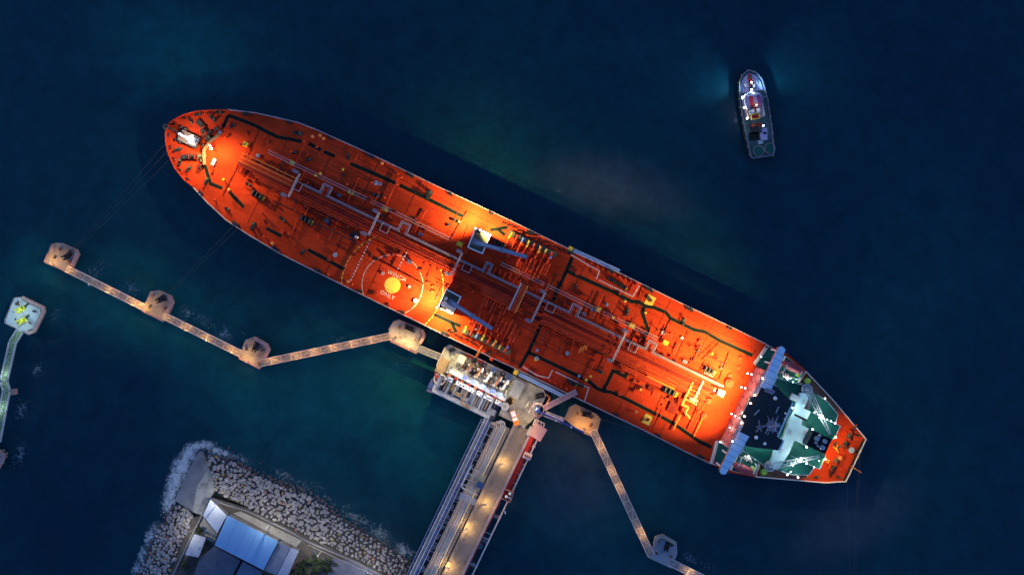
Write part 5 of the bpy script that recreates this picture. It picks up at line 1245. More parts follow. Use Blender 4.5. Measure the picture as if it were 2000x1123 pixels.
# orange and white service vehicle
def vehicle():
    t = thing('service_truck', 'small orange and white truck at the top of the jetty road', 'truck', W(1005, 815, ZP))
    c = W(1005, 815, ZP); ax = Vector((18, -28, 0)).normalized(); an = math.atan2(-28, 9)
    f = Vector((math.cos(an), math.sin(an), 0)); s = Vector((-f.y, f.x, 0))
    def bx(l0, l1, w, z0, z1, nm, mm, par=t):
        cc = c + f * ((l0 + l1) / 2); return MB().box(cc, l1 - l0, w, ZP + z0, ZP + z1, an).build(nm, mm, par)
    bx(-2.3, 2.4, 1.7, .35, .8, 'chassis', BLK); b = bx(1.0, 2.4, 1.75, .8, 1.35, 'bonnet', ORG)
    cab = bx(-.2, 1.2, 1.7, .8, 1.75, 'cab', ORG); bx(-.1, .9, 1.5, 1.75, 1.82, 'cab_roof', WHT, cab); bx(1.18, 1.26, 1.4, 1.2, 1.7, 'windscreen', GLS, cab)
    bx(-2.4, -.25, 1.75, .8, 1.2, 'load_bed', ORG); bx(-2.2, -.4, 1.4, 1.2, 1.6, 'bed_cover', WHT)
    for l in (-1.5, 1.5):
        for e in (-.8, .8):
            p = c + f * l + s * e; w = MB().tube(p - s * .13 + Vector((0, 0, .36)), p + s * .13 + Vector((0, 0, .36)), .36, 12).build('wheel', RUB, t)
    for e in (-.6, .6): p = c + f * 2.42 + s * e; MB().ball((p.x, p.y, ZP + .95), .12).build('headlight', WHT, t)
vehicle()

# ------------------------------------------------------------------ jetty trestle
t = thing('jetty_trestle', 'concrete jetty road running down from the loading platform', 'jetty', SW(135, 400, 0)); TRE = t
MB().polys([(118, 236.6), (152, 236.6), (152, 700), (118, 700)], ZP, ZP - 1.2, ZP - .05).build('road_deck', CONR, t)
MB().polys([(152.3, 206), (158, 206), (158, 700), (152.3, 700)], ZP, ZP - 1.0, ZP + .35).build('side_kerb', mat('kerb_mauve', (.36, .26, .24), .8, .2, .3), t)
for k in range(20):
    b0 = 240 + k * 22.6
    MB().polys([(118.4, b0 + .3), (125, b0 + .3), (125, b0 + 22.2), (118.4, b0 + 22.2)], ZP + .25, ZP - .04, ZP + .25).build('kerb_slab', CON, t)
for k in range(6):
    b0 = 250 + k * 75; MB().wall([SW(125, b0, ZP), SW(152, b0, ZP)], .10, ZP - .06, ZP - .03).build('road_joint', CONW, t)
for k in range(9):
    for a in (70, 112, 148):
        p = SW(a, 260 + k * 52, 5); MB().tube((p.x, p.y, -6), (p.x, p.y, ZP - 1.2), .5, 8).build('pile', CONW, t)
    MB().bar(SW(62, 260 + k * 52, ZP - 1.8), SW(175, 260 + k * 52, ZP - 1.8), 1.2, 1.1).build('pile_cap', CONW, t)
t = thing('pipeline_bundle', 'long bundle of grey pipelines beside the jetty road', 'pipelines', SW(90, 400, ZP))
PT = MATS['pipe_tan']
MB().polys([(58, 256), (117, 256), (117, 700), (58, 700)], 6.2, 5.6, 6.0).build('pipe_bed', mat('bed_dark', (.05, .05, .065), .8, .3, .4), t)
for k, (a, r_, mm) in enumerate(((88, .24, PT), (91.2, .24, STLL), (94.4, .22, PT), (97.4, .22, STLL), (100.4, .24, STL), (103.2, .2, STLL), (107.5, .36, mat('pipe_cream', (.62, .48, .30), .5, .2, .6)), (112, .2, STL), (114.5, .16, PT))):
    e = 244 + (103 - a) * .9 if k < 6 else 250
    MB().path([SW(a - 12, e, 7.3), SW(a - 3, e, 7.3), SW(a, e + 3, 7.3), SW(a, 700, 7.3)] if k < 6 else [SW(a, e, 7.4), SW(a, 700, 7.4)], r_, 7).build('pipeline', mm, t)
    fl = MB()
    for kk in range(9): fl.tube(SW(a, 272 + kk * 48 + (k * 13) % 20, 7.35), SW(a, 273.2 + kk * 48 + (k * 13) % 20, 7.35), r_ * 1.5, 8)
    fl.build('flange', STL, t)
for a, r_, mm in ((63, .22, STLL), (66, .16, STL), (69.5, .24, STLL), (73, .14, BLU), (77, .2, STL)):
    MB().path([SW(a, 252, 7.0), SW(a, 700, 7.0)], r_, 6).build('side_pipeline', mm, t)
for k in range(24): MB().bar(SW(60, 262 + k * 18, 6.7), SW(116, 262 + k * 18, 6.7), .25, .3).build('sleeper', STL, t)
for k in range(18): MB().polys(rect(79, 83, 300 + k * 22, 308 + k * 22), 6.5, 6.0, 6.5).build('bed_plate', STL, t)
MB().wall([SW(57.5, 256, 6), SW(57.5, 700, 6)], .35, 5.2, 6.9).build('side_girder', mat('girder_blue', (.16, .19, .30), .6, .2, .5), t)
# expansion loop platform over the pipes
t = thing('loop_platform', 'tan service platform with white pipe loop over the pipelines', 'platform', W(925, 945, ZP))
MB().poly([(927, 929), (951, 929), (937, 957), (922, 957)], ZP + 1.2, ZP + 1.0, ZP + 1.2).build('platform_deck', mat('platform_tan', (.52, .38, .20), .7, .2, .5), t)
MB().box(W(938.5, 945, ZP), 2.2, 2.0, ZP + 1.2, ZP + 2.6).build('control_box', mat('box_blue', (.07, .10, .20), .6, .15, .5), t)
q = MB(); z = ZP + 1.4
q.path([W(921, 908, z), W(901, 948, z), W(905, 954, z), W(932, 966, z)], .26, 7); q.path([W(932, 917, z), W(914, 951, z), W(934, 960, z)], .16, 6); q.build('pipe_loop', STLL, t)
for k in range(4): MB().bar(W(918 - k * 5, 914 + k * 10, z), W(936 - k * 4, 922 + k * 10, z), .16, .2).build('loop_beam', CREAM, t)
for k in range(4): MB().bar(W(899 + 1 - k * 1.2, 962 + k * 3, z), W(932 - k * 1.2, 977 + k * 3, z), .3, .3).build('grey_beam', STLL, t)
# right-hand red pipes and skids
t = thing('red_pipe_run', 'run of red fire pipes along the right of the jetty road', 'pipes', SW(165, 300, ZP))
for a in (159.5, 162, 164.5, 168): MB().tube(SW(a, 214, 7.6), SW(a, 372, 7.6), .2, 6).build('fire_pipe', RDP if a < 168 else REDD, t)
for k in range(8): MB().bar(SW(158, 222 + k * 20, 7.2), SW(172, 222 + k * 20, 7.2), .25, .25).build('bracket', CREAM, t)
MB().tube(SW(173, 214, 7.4), SW(173, 700, 7.4), .24, 7).build('grey_pipe', STLL, t)
MB().tube(SW(160, 372, 7.2), SW(160, 700, 7.2), .12, 6).build('red_line', RDP, t)
for b in (452, 463, 520, 580): MB().bar(SW(158, b, 7.4), SW(173, b, 7.4), .18, .18).build('tie_beam', STLL, t)
for (x, y), lb in (((1045, 840 - 12), 'upper'), ):
    o = thing('access_stair', 'white stair head above the pink hut on the jetty side', 'stair', W(1057, 826, ZP)); q = MB()
    for k in range(4): q.bar(W(1045 + k * 6, 818 + k * 3, ZP + 1.5), W(1041 + k * 6, 828 + k * 3, ZP + 1.5), .2, .25)
    q.bar(W(1045, 818, ZP + 1.6), W(1064, 827, ZP + 1.6), .2, .25); q.bar(W(1041, 828, ZP + 1.6), W(1060, 837, ZP + 1.6), .2, .25)
    for k in range(3): q.bar(W(1045 + k * 6, 818 + k * 3, ZP + 1.5), W(1047 + k * 6, 831 + k * 3, ZP + 1.5), .15, .2)
    q.build('stair_frame', CREAM, o)
o = thing('pink_hut', 'small hut with a flat pink roof right of the jetty road', 'hut', W(1051, 844, 6))
MB().box(W(1051, 844, 11), 3.3, 3.5, 6.5, 10.4, -.55).build('hut_wall', CREAM, o); MB().box(W(1051, 844, 11), 4.2, 4.4, 10.4, 10.7, -.55).build('roof', mat('roof_pink', (.50, .27, .25), .6, .06, .3), o)
MB().box(W(1034, 843, 11), 1.0, 3.0, ZP, ZP + 1.1, -.5).build('hut_step', STL, o)
for (x, y), nm, lb in (((1030, 890), 'valve_skid', 'pale valve skid on the red pipe run below the pink hut'),):
    o = thing(nm, lb, 'valve skid', W(x, y, ZP)); MB().box(W(x, y, ZP), 2.6, 2.0, 7.0, 8.6).build('skid_frame', CREAM, o)
    for k in range(3): MB().cyl(W(x - 4 + k * 4, y - 2 + k * 2, ZP), .35, 8.6, 9.2, 8).build('valve', RUST, o)
o = thing('pump_skid', 'red pump skid with two white domes at the end of the red pipes', 'pump', W(991.5, 966.5, ZP))
MB().box(W(991.5, 966.5, 9), 3.5, 3.7, 6.6, 7.6, -.35).build('skid_base', REDD, o)
ps = [W(x, y, 9) for x, y in ((985, 955), (1003, 962), (996, 981), (979, 973), (985, 955))]; MB().wall(ps, .2, 7.6, 8.7).build('skid_rail', PNK, o)
for x, y in ((989, 969.5), (996, 964)): MB().ball(W(x, y, 8.6), .5).build('dome', WHT, o, smooth=True)
MB().tube(W(992, 970, 8.6), W(999, 975, 8.6), .12, 6).build('outlet', CREAM, o)
o = MB().cyl(W(937, 1068, 3), 1.0, 0.3, 1.5, 14).build('navigation_buoy', mat('buoy_teal', (.05, .16, .20), .6, .2, .6)); tag(o, 'round teal buoy under the grey pipe right of the jetty', 'buoy')
# jetty lamps
for i, (lab, (x, y), pw, hh, cc) in enumerate((('beside the loop platform', (981, 905), 1500, 2.4, JWHT), ('below the loop platform', (946, 984), 1500, 2.4, JWHT), ('further down the jetty road', (911, 1031), 1500, 2.4, JWHT), ('low on the jetty road', (874, 1107), 1500, 2.4, JWHT),
        ('at the top of the jetty road by the truck', (1022, 830), 3000, 8, JWHT), ('by the gangway tower', (1043, 790), 2400, 9, (1, .86, .6)))):
    lamp_post('warm jetty lamp post ' + lab, W(x, y, ZP), ZP, ZP + hh, pw, cc, (.9, .4, 0), 'jetty road lamp posts', reach=.35)
for lab, a, b, pw in (('left of the loading arms', -38, 190, 3400), ('among the loading arms', 24, 193, 3600), ('between loading arms and slatted roof', 78, 196, 3200)):
    lamp_post('tall bright lamp post ' + lab, SW(a, b, ZP), ZP, ZP + 12, pw, (1.0, .82, .54), v3 * -1, 'tall platform lamp posts', BWHT)
lamp_post('tall lamp post over the white gantry', SW(22, 222, 5.4), 5.4, ZP + 10, 2200, (1.0, .92, .78), v3 * -1, 'tall platform lamp posts', BWHT)
for lab, a, b, pw in (('at the red pipe run', 175, 260, 500), ('at the pump skid', 178, 400, 260)):
    lamp_post('small orange lamp post ' + lab, SW(a, b, ZP), 6.5, ZP + 4, pw, (1, .5, .3), v3 * -1 - u3, 'small orange lamp posts')

# ------------------------------------------------------------------ shore, rubble slope and sheds
ZL = 4.0
ground = MB().poly([(411, 970), (482, 992), (585, 1041), (679, 1085), (740, 1113), (800, 1150), (800, 1400), (200, 1400), (300, 1180), (330, 1123), (376, 1012), (396, 1004)], ZL, -2, ZL).build('shore_ground', SOIL)
struct(ground)
OUTR = [(396, 876), (446, 888), (512, 922), (599, 955), (698, 1022), (808, 1096), (860, 1180)]
INNR = [(420, 958), (440, 970), (482, 990), (585, 1040), (679, 1084), (758, 1122), (800, 1150)]
OUTL = [(340, 982), (308, 1026), (264, 1122), (235, 1190)]
INNL = [(377, 1002), (372, 1022), (330, 1120), (305, 1180)]
rev = thing('rock_revetment', 'sloping bank of pale grey boulders around the shore', 'rock bank', W(560, 1000, 0))
def slope(o_, i_):
    q = MB(); vs, fs = [], []
    for (x0, y0), (x1, y1) in zip(o_, i_):
        vs += [W(x0, y0, 0) + Vector((0, 0, -2.2)), W(x0, y0, -.4), W(x1, y1, ZL - .3)]
    for k in range(len(o_) - 1):
        for j in range(2): fs.append((3*k + j, 3*k + 3 + j, 3*k + 4 + j, 3*k + 1 + j))
    q.add(vs, fs); q.build('rubble_core', mat('rubble_dark', (.05, .047, .045), .95, .4, .8), rev)
slope(OUTR, INNR); slope(OUTL, INNL)
def stone_mesh(seed, m):
    rnd = random.Random(seed); bm = bmesh.new()
    ex, ey, ez = rnd.uniform(.8, 1.15), rnd.uniform(.6, .95), rnd.uniform(.55, .8)
    for _ in range(15):
        v = Vector((rnd.gauss(0, 1), rnd.gauss(0, 1), rnd.gauss(0, 1))).normalized()
        v = Vector([math.copysign(abs(c) ** .7, c) for c in v])
        bm.verts.new((v.x * ex, v.y * ey, v.z * ez))
    bmesh.ops.convex_hull(bm, input=bm.verts)
    for v in [v for v in bm.verts if not v.link_faces]: bm.verts.remove(v)
    me = bpy.data.meshes.new('stone'); bm.to_mesh(me); bm.free(); me.materials.append(m); return me
SM = {i: [stone_mesh(i * 10 + k, STONES[i]) for k in range(6)] for i in range(7)}
rocks = []
def band(o_, i_, step):
    for s in range(len(o_) - 1):
        A0, A1, B0, B1 = (Vector(p) for p in (o_[s], o_[s + 1], i_[s], i_[s + 1]))
        L = ((A1 - A0).length + (B1 - B0).length) / 2; Wd = ((B0 - A0).length + (B1 - A1).length) / 2
        n, m_ = max(1, int(L / step)), max(1, int(Wd / (step * .86)))
        for j in range(m_):
            for i in range(n):
                u = (i + .5 * (j % 2) + random.uniform(.1, .7)) / n; t = (j + .3 + random.uniform(-.25, .45)) / m_
                p = (A0.lerp(A1, u)).lerp(B0.lerp(B1, u), t)
                if p.y > 1150: continue
                z = max(-1, -.3 + t * (ZL + .2))
                wet = t < .13
                big = 1.0 if p.x < 640 else .78
                rocks.append((random.uniform(.52, .96) * (1.15 if random.random() < .12 else 1) * big, p, z, wet, t))
band(OUTR, INNR, 7.5); band(OUTL, INNL, 7.5)
for k in range(240):            # half-drowned boulders along the water line
    o_ = OUTR if random.random() < .75 else OUTL; s = random.randrange(len(o_) - 1); p = Vector(o_[s]).lerp(Vector(o_[s + 1]), random.random())
    p = p + Vector((random.uniform(-4, 16), random.uniform(-12, 2))) * (1 if o_ is OUTR else .0) + Vector((random.uniform(-9, 2), random.uniform(-2, 2))) * (0 if o_ is OUTR else 1)
    rocks.append((random.uniform(.35, .8), p, random.uniform(-.75, -.25), True, 0))
rocks.sort(key=lambda r: -r[0] * (1 if r[1].y < 1118 and not r[3] else .3))
rest = MB()
for k, (sz, p, z, wet, tt) in enumerate(rocks):
    mi = 6 if wet else random.choices(range(6), (9, 7, 4, 4, .8, .7))[0]
    me = random.choice(SM[mi]); rot = random.uniform(0, 6.28)
    w = W(p.x, p.y, z)
    if k < 300:
        o = bpy.data.objects.new('stone', me); col.objects.link(o); o.parent = rev; o.location = w - wl(rev)
        o.rotation_euler = (random.uniform(-.35, .35), random.uniform(-.35, .35), rot); o.scale = (sz, sz, sz)
    else:
        M = Matrix.Translation(w) @ Matrix.Rotation(rot, 4, 'Z') @ Matrix.Rotation(random.uniform(-.4, .4), 4, 'X') @ Matrix.Scale(sz, 4)
        n0 = len(rest.v); rest.v += [M @ v.co for v in me.vertices]; rest.f += [tuple(n0 + i for i in f.vertices) for f in me.polygons]
        if not hasattr(rest, 'm'): rest.m = []
        rest.m += [mi] * len(me.polygons)
o = rest.build('stone_rubble', None, rev); o['kind'] = 'stuff'
for m_ in STONES: o.data.materials.append(m_)
o.data.polygons.foreach_set('material_index', rest.m)
# concrete ramp at the point
t = thing('concrete_ramp', 'wet grey concrete ramp sloping into the sea at the point', 'ramp', W(385, 945, 0))
q = MB(); P = [W(387, 873, -.3), W(395, 876, -.1), W(420, 955, ZL + .1), W(411, 972, ZL + .1), W(395, 1005, ZL), W(361, 992, 1.8), W(342, 977, .2), W(364, 918, -.2)]
q.add(P + [Vector((p.x, p.y, -3)) for p in P], [(0, 1, 2, 3, 4, 5, 6, 7)] + [(i, i + 8, (i + 1) % 8 + 8, (i + 1) % 8) for i in range(8)])
q = MB(); vs = [W(387, 873, -.4), W(396, 877, -.2), W(407, 915, 2.0), W(420, 956, ZL + .1), W(411, 972, ZL + .1), W(395, 1006, ZL + .05), W(376, 1000, 2.8), W(342, 977, .0), W(364, 918, -.2), W(385, 950, 2.2)]
q.add(vs, [(0, 1, 2, 9), (6, 7, 8, 9), (8, 0, 9)]); MB().add(vs, [(2, 3, 4, 9), (4, 5, 6, 9)]).build('ramp_crown', CON2, t); q.add([v - Vector((0, 0, 3)) for v in vs[:9]], [tuple(range(9))])
q.build('ramp_slab', CONW, t)
m = MB()
for k in range(22):
    a = W(393 + k * 1.25, 884 + k * 3.3, .2 + k * .17); m.bar(a - Vector((.7, .25, 0)) + Vector((0, 0, .25)), a + Vector((.7, .25, 0.25)), .25, .2)
m.build('step_strip', CON2, t)
MB().wall([W(x, y, ZL) for x, y in ((411, 972), (396, 1004), (378, 1040), (338, 1123))], .5, ZL - .5, ZL + .9).build('parapet', CONW, t)
# walls and paths behind the rocks
pth = MB().poly([(455, 1002), (470, 998), (590, 1055), (578, 1068)], ZL + .06, ZL - .2, ZL + .06).build('path', CON2); struct(pth)
w = MB().wall([W(x, y, ZL) for x, y in ((414, 972), (440, 984), (485, 997), (560, 1033), (606, 1058), (700, 1098), (790, 1145))], .45, ZL - .6, ZL + 1.0).build('sea_wall', CONW); tag(w, 'low dark sea wall along the top of the boulders', 'wall')
w = MB().wall([W(x, y, ZL) for x, y in ((456, 1010), (545, 1056), (584, 1075))], .3, ZL, ZL + 1.4).build('yard_wall', CONW); tag(w, 'low wall beside the blue roofed shed', 'wall')
def shed(label, poly, z, roofm, n=0, wallm=CONW, axis=None):
    c = inset(poly, 0)[0]; t = thing('shed', label, 'shed', W(*c, ZL))
    MB().poly(inset(poly, .97), z, ZL - .2, z - .15).build('wall', wallm, t)
    if n == 0:
        MB().poly(poly, z, z - .15, z).build('roof', roofm, t)
    else:
        A, B, C_, D_ = (Vector(p) for p in poly)
        for k in range(n):
            f0, f1 = k / n + .0015, (k + 1) / n - .0015
            MB().poly([tuple(A.lerp(B, f0)), tuple(A.lerp(B, f1)), tuple(D_.lerp(C_, f1)), tuple(D_.lerp(C_, f0))], z, z - .15, z + .012 * (k % 2)).build('roof_sheet', roofm, t)
    return t
shed('large shed with a plain bright blue roof', [(444, 1006), (543.5, 1057), (514.5, 1113), (419, 1064)], ZL + 5, ROOFB, 5)
shed('shed with a pale white roof next to the concrete ramp', [(411, 975), (443, 1006), (424, 1041), (396, 1006)], ZL + 4.2, ROOFW, 0)
t = shed('low annex with weathered grey roof panels right of the blue roof', [(545, 1057.5), (567, 1069), (540, 1123), (516, 1113)], ZL + 4, ROOFG, 2)
shed('narrow annex with a lighter grey roof beyond the weathered one', [(568, 1069), (583, 1075), (560, 1128), (541, 1123)], ZL + 4.1, mat('roof_lav', (.28, .30, .38), .6, .15, .3), 0)
shed('small low shed with stained pale roof left of the blue roof', [(379, 1042), (402, 1050), (388, 1088), (361, 1083)], ZL + 3, mat('roof_stain', (.34, .36, .40), .7, .3, .3, stain=((.10, .13, .20), .5, .5, .8)), 2)
shed('dark roofed lean-to below the stained shed', [(390, 1090), (418, 1066), (470, 1094), (440, 1150), (372, 1140)], ZL + 2.4, mat('roof_dark', (.075, .085, .12), .7, .35, .35), 0)
shed('dark roofed store at the bottom edge under the blue roof', [(474, 1096), (510, 1115), (500, 1160), (446, 1150)], ZL + 2.6, mat('roof_dark2', (.10, .13, .19), .7, .25, .35), 0)
m = MB().poly([(397, 1010), (424, 1043), (418, 1060), (392, 1047), (390, 1025)], ZL + .04, ZL - .1, ZL + .04).build('yard_paving', CON2); struct(m)
m = MB().poly([(700, 1098), (770, 1140), (740, 1150), (640, 1123), (650, 1090)], ZL + .05, ZL - .1, ZL + .05).build('quay_paving', mat('paving_blue_grey', (.16, .16, .19), .85, .35, .2)); struct(m)
# white railing and pipe by the bushes
o = thing('white_railing', 'thin pale railing running behind the boulders', 'railing', W(640, 1080, ZL)); q = MB()
for a, b in (((602, 1063), (652, 1087)), ((652, 1087), (730, 1123))):
    q.tube(W(*a, ZL + 1), W(*b, ZL + 1), .07, 5); q.tube(W(*a, ZL + .5), W(*b, ZL + .5), .05, 5)
    for k in range(9): c = W(*a, ZL).lerp(W(*b, ZL), k / 8); q.bar(c, c + Vector((0, 0, 1)), .06, .06)
q.build('rail', STLL, o)
for lab, (x, y), pw, hh, hd in (('next to the bushes behind the boulders', (628, 1075), 4200, 9, (-.5, .9, 0)), ('beside the white roofed shed', (428, 981), 3300, 9, (.6, .8, 0)), ('at the foot of the left boulders', (380, 1032), 2600, 7, (-.8, .3, 0)), ('behind the middle of the boulder bank', (530, 1022), 4600, 9, (.4, .9, 0)), ('near where boulders meet the jetty', (722, 1108), 4200, 9, (.4, .9, 0))):
    lamp_post('tall shore lamp post ' + lab, W(x, y, ZL), ZL, ZL + hh, pw, (1.0, .93, .80), hd, 'tall shore lamp posts', BWHT, reach=1.8)
def shrub(label, px, py, rx, h, n, name='shrub', seed=1):
    rnd = random.Random(seed); c = W(px, py, ZL); t = thing(name, label, 'shrub', c)
    MB().tube(c, c + Vector((0, 0, h * .6)), .16, 6, .06).build('trunk', BARK, t); m = MB()
    for k in range(7): m.tube(c + Vector((0, 0, h * .3)), c + Vector((rnd.uniform(-1, 1) * rx * .6, rnd.uniform(-1, 1) * rx * .6, h * rnd.uniform(.5, .8))), .06, 5, .03)
    m.build('branch', BARK, t); q = MB()
    clumps = [(c + Vector((rnd.gauss(0, .45) * rx, rnd.gauss(0, .45) * rx, h * rnd.uniform(.35, 1))), rx * rnd.uniform(.16, .34)) for _ in range(14)]
    for k in range(n):
        cc, cr = rnd.choice(clumps); v = Vector((rnd.gauss(0, 1), rnd.gauss(0, 1), rnd.gauss(0, .8))); p = cc + v.normalized() * cr * rnd.random() ** .4
        a = Vector((rnd.gauss(0, 1), rnd.gauss(0, 1), rnd.gauss(0, .6))).normalized(); b = a.cross(Vector((rnd.random(), rnd.random(), 1))).normalized(); s = rnd.uniform(.14, .28)
        q.add([p - a * s, p + b * s * .6, p + a * s, p - b * s * .6], [(0, 1, 2, 3)])
    q.build('crown', LEAF, t)
shrub('broad dark green shrub beside the pale railing', 612, 1098, 3.4, 3.0, 1500, seed=3)
shrub('dark shrub at the bottom edge near the annex', 590, 1112, 2.8, 2.6, 1100, seed=4)
shrub('low dark green shrub right of the annex roofs', 640, 1108, 2.4, 2.0, 900, seed=5)
shrub('small dark plant beside the concrete ramp wall', 390, 1034, 1.2, 2.0, 500, seed=6)
shrub('dark bush left of the stained shed', 364, 1098, 1.8, 2.4, 700, seed=8)

# ------------------------------------------------------------------ mooring ropes
def rope(label, p, q_, sag=1.0):
    P, Q = Vector(p), Vector(q_); pts = [P.lerp(Q, k / 8) - Vector((0, 0, sag * 4 * (k / 8) * (1 - k / 8))) for k in range(9)]
    o = MB().path(pts, .03, 5).build('mooring_rope', ROPE); tag(o, label, 'rope', 'mooring ropes of the tanker')
rope('upper mooring rope from the far left dolphin to the bow', W(133, 498, ZD + 1), W(326, 296, DZ + 1))
rope('lower mooring rope from the far left dolphin to the bow', W(135, 500, ZD + 1), W(331, 312, DZ + 1))
rope('rope from the far left dolphin to the tip of the bow', W(131, 497, ZD + 1), W(323, 280, DZ + 1))
rope('left rope from the second dolphin to the tanker side', W(316, 582, ZD + 1), W(456, 441, DZ + 1)); rope('right rope from the second dolphin to the tanker side', W(318, 584, ZD + 1), W(464, 447, DZ + 1))
rope('spring rope right of the orange dolphin', W(1147, 809, ZD + 1), W(1290, 855, DZ)); rope('second spring rope right of the orange dolphin', W(1147, 811, ZD + 1), W(1296, 858, DZ))
rope('left stern rope hanging below the tanker stern', W(1655, 935, DZ + .5), W(1662, 1130, 5)); rope('right stern rope hanging below the flag staff', W(1678, 892, DZ + .5), W(1668, 1130, 5)); rope('middle stern rope below the tanker stern', W(1682, 880, DZ + .5), W(1673, 1130, 5))

# ------------------------------------------------------------------ foam
def foam_mat():
    m = bpy.data.materials.new('foam'); m.use_nodes = True; n = m.node_tree; b = n.nodes['Principled BSDF']
    b.inputs['Base Color'].default_value = (.62, .66, .66, 1); b.inputs['Roughness'].default_value = .9
    at = n.nodes.new('ShaderNodeAttribute'); at.attribute_name = 'cover'; geo = n.nodes.new('ShaderNodeNewGeometry')
    n1 = n.nodes.new('ShaderNodeTexNoise'); n1.inputs['Scale'].default_value = .45; n1.inputs['Detail'].default_value = 10; n1.inputs['Roughness'].default_value = .78; n1.inputs['Distortion'].default_value = 2.2
    n.links.new(geo.outputs['Position'], n1.inputs['Vector'])
    a = n.nodes.new('ShaderNodeMath'); a.operation = 'MULTIPLY_ADD'; n.links.new(at.outputs['Fac'], a.inputs[0]); a.inputs[1].default_value = .16; n.links.new(n1.outputs['Fac'], a.inputs[2])
    r = n.nodes.new('ShaderNodeMapRange'); r.inputs[1].default_value = .61; r.inputs[2].default_value = .84; r.inputs[4].default_value = .75
    n.links.new(a.outputs[0], r.inputs[0])
    c1 = n.nodes.new('ShaderNodeClamp'); n.links.new(at.outputs['Fac'], c1.inputs[0])
    mu = n.nodes.new('ShaderNodeMath'); mu.operation = 'MULTIPLY'; n.links.new(r.outputs[0], mu.inputs[0]); n.links.new(c1.outputs[0], mu.inputs[1])
    n.links.new(mu.outputs[0], b.inputs['Alpha']); return m
FOAM = foam_mat()
def foam(label, patches, z=.04):
    q = MB(); cov = []
    for j, (x, y, rx, ry, rot, k) in enumerate(patches):
        c = W(x, y, 0); vs = [c + Vector((0, 0, z + j * .004))]; cov.append(k); n = 18; fs = []
        for ring in range(1, 5):
            f = ring / 4
            for i in range(n):
                t_ = 2 * math.pi * i / n; lx, ly = rx * f * math.cos(t_) / 6, ry * f * math.sin(t_) / 6
                vs.append(c + Vector((lx * math.cos(rot) - ly * math.sin(rot), lx * math.sin(rot) + ly * math.cos(rot), z + j * .004))); cov.append(k * (1 - f) ** .8)
        for i in range(n): fs.append((0, 1 + i, 1 + (i + 1) % n))
        for ring in range(3):
            for i in range(n): a_, b_ = 1 + ring * n + i, 1 + ring * n + (i + 1) % n; fs.append((a_, a_ + n, b_ + n, b_))
        q.add(vs, fs)
    o = q.build('foam', FOAM); at = o.data.attributes.new('cover', 'FLOAT', 'POINT'); at.data.foreach_set('value', cov)
    tag(o, label, 'foam', None, 'stuff')
foam('faint foam drifting along the left walkways', [(184, 528, 34, 22, -.4, .9), (200, 515, 36, 16, 0, .6), (262, 565, 36, 22, -.3, 1.0), (250, 548, 30, 14, 0, .6), (368, 612, 36, 24, -.5, 1.0), (400, 628, 40, 22, -.5, .9), (440, 655, 38, 26, -.5, 1.0), (420, 640, 60, 24, -.5, .6), (475, 650, 22, 14, -.5, .6)])
foam('thin foam under the rising walkway', [(660, 664, 50, 16, .2, .7), (700, 650, 34, 14, .2, .6), (655, 695, 40, 14, .2, .55), (735, 640, 20, 12, .2, .5), (560, 700, 40, 14, .2, .4)])
foam('pale foam beside the left edge dolphins', [(106, 620, 16, 30, -.45, .9), (98, 585, 18, 14, 0, .5), (75, 722, 26, 20, .6, .9), (42, 800, 22, 34, -.4, 1.0), (38, 890, 22, 44, -.3, 1.0), (25, 850, 14, 30, 0, .5)])
foam('white surf breaking against the concrete ramp', [(384, 872, 26, 15, .3, 2.2), (368, 885, 22, 32, -.5, 2.2), (353, 912, 26, 40, -.45, 2.4), (342, 940, 24, 40, -.4, 2.3), (334, 966, 22, 36, -.4, 2.2), (330, 988, 24, 26, -.4, 1.8), (424, 882, 30, 16, -.3, 1.9), (440, 886, 26, 14, -.5, 1.6), (402, 868, 30, 14, 0, 1.9)])
foam('white surf along the left boulders', [(296, 1050, 20, 30, -.4, 1.9), (286, 1080, 22, 36, -.4, 2.0), (275, 1108, 22, 36, -.4, 2.2), (306, 1030, 20, 24, -.4, 1.4), (300, 1062, 34, 34, -.4, .8)])
foam('greenish wash along the long boulder bank', [(560, 930, 50, 18, -.45, .9), (470, 895, 40, 16, -.4, .9), (610, 955, 50, 20, -.5, .9), (690, 1005, 60, 22, -.6, 1.0), (740, 1040, 50, 24, -.6, 1.0), (790, 1075, 36, 22, -.6, 1.5), (640, 975, 60, 26, -.5, .6)])
foam('faint foam by the long lower walkway', [(1228, 1012, 26, 22, 0, .7), (1345, 1090, 34, 24, -.5, 1.0), (1380, 1105, 40, 24, -.4, .7), (1160, 900, 26, 20, 0, .4), (1085, 850, 40, 20, -.3, .5), (1258, 990, 20, 30, .2, .4)])
foam('faint ripple patch out on the water above the tanker', [(1092, 372, 16, 14, -.6, .7), (1110, 360, 30, 16, -.4, .4)])
foam('small wake at the side of the tug', [(1437, 235, 14, 24, 0, .8), (1425, 262, 20, 30, 0, .45)])

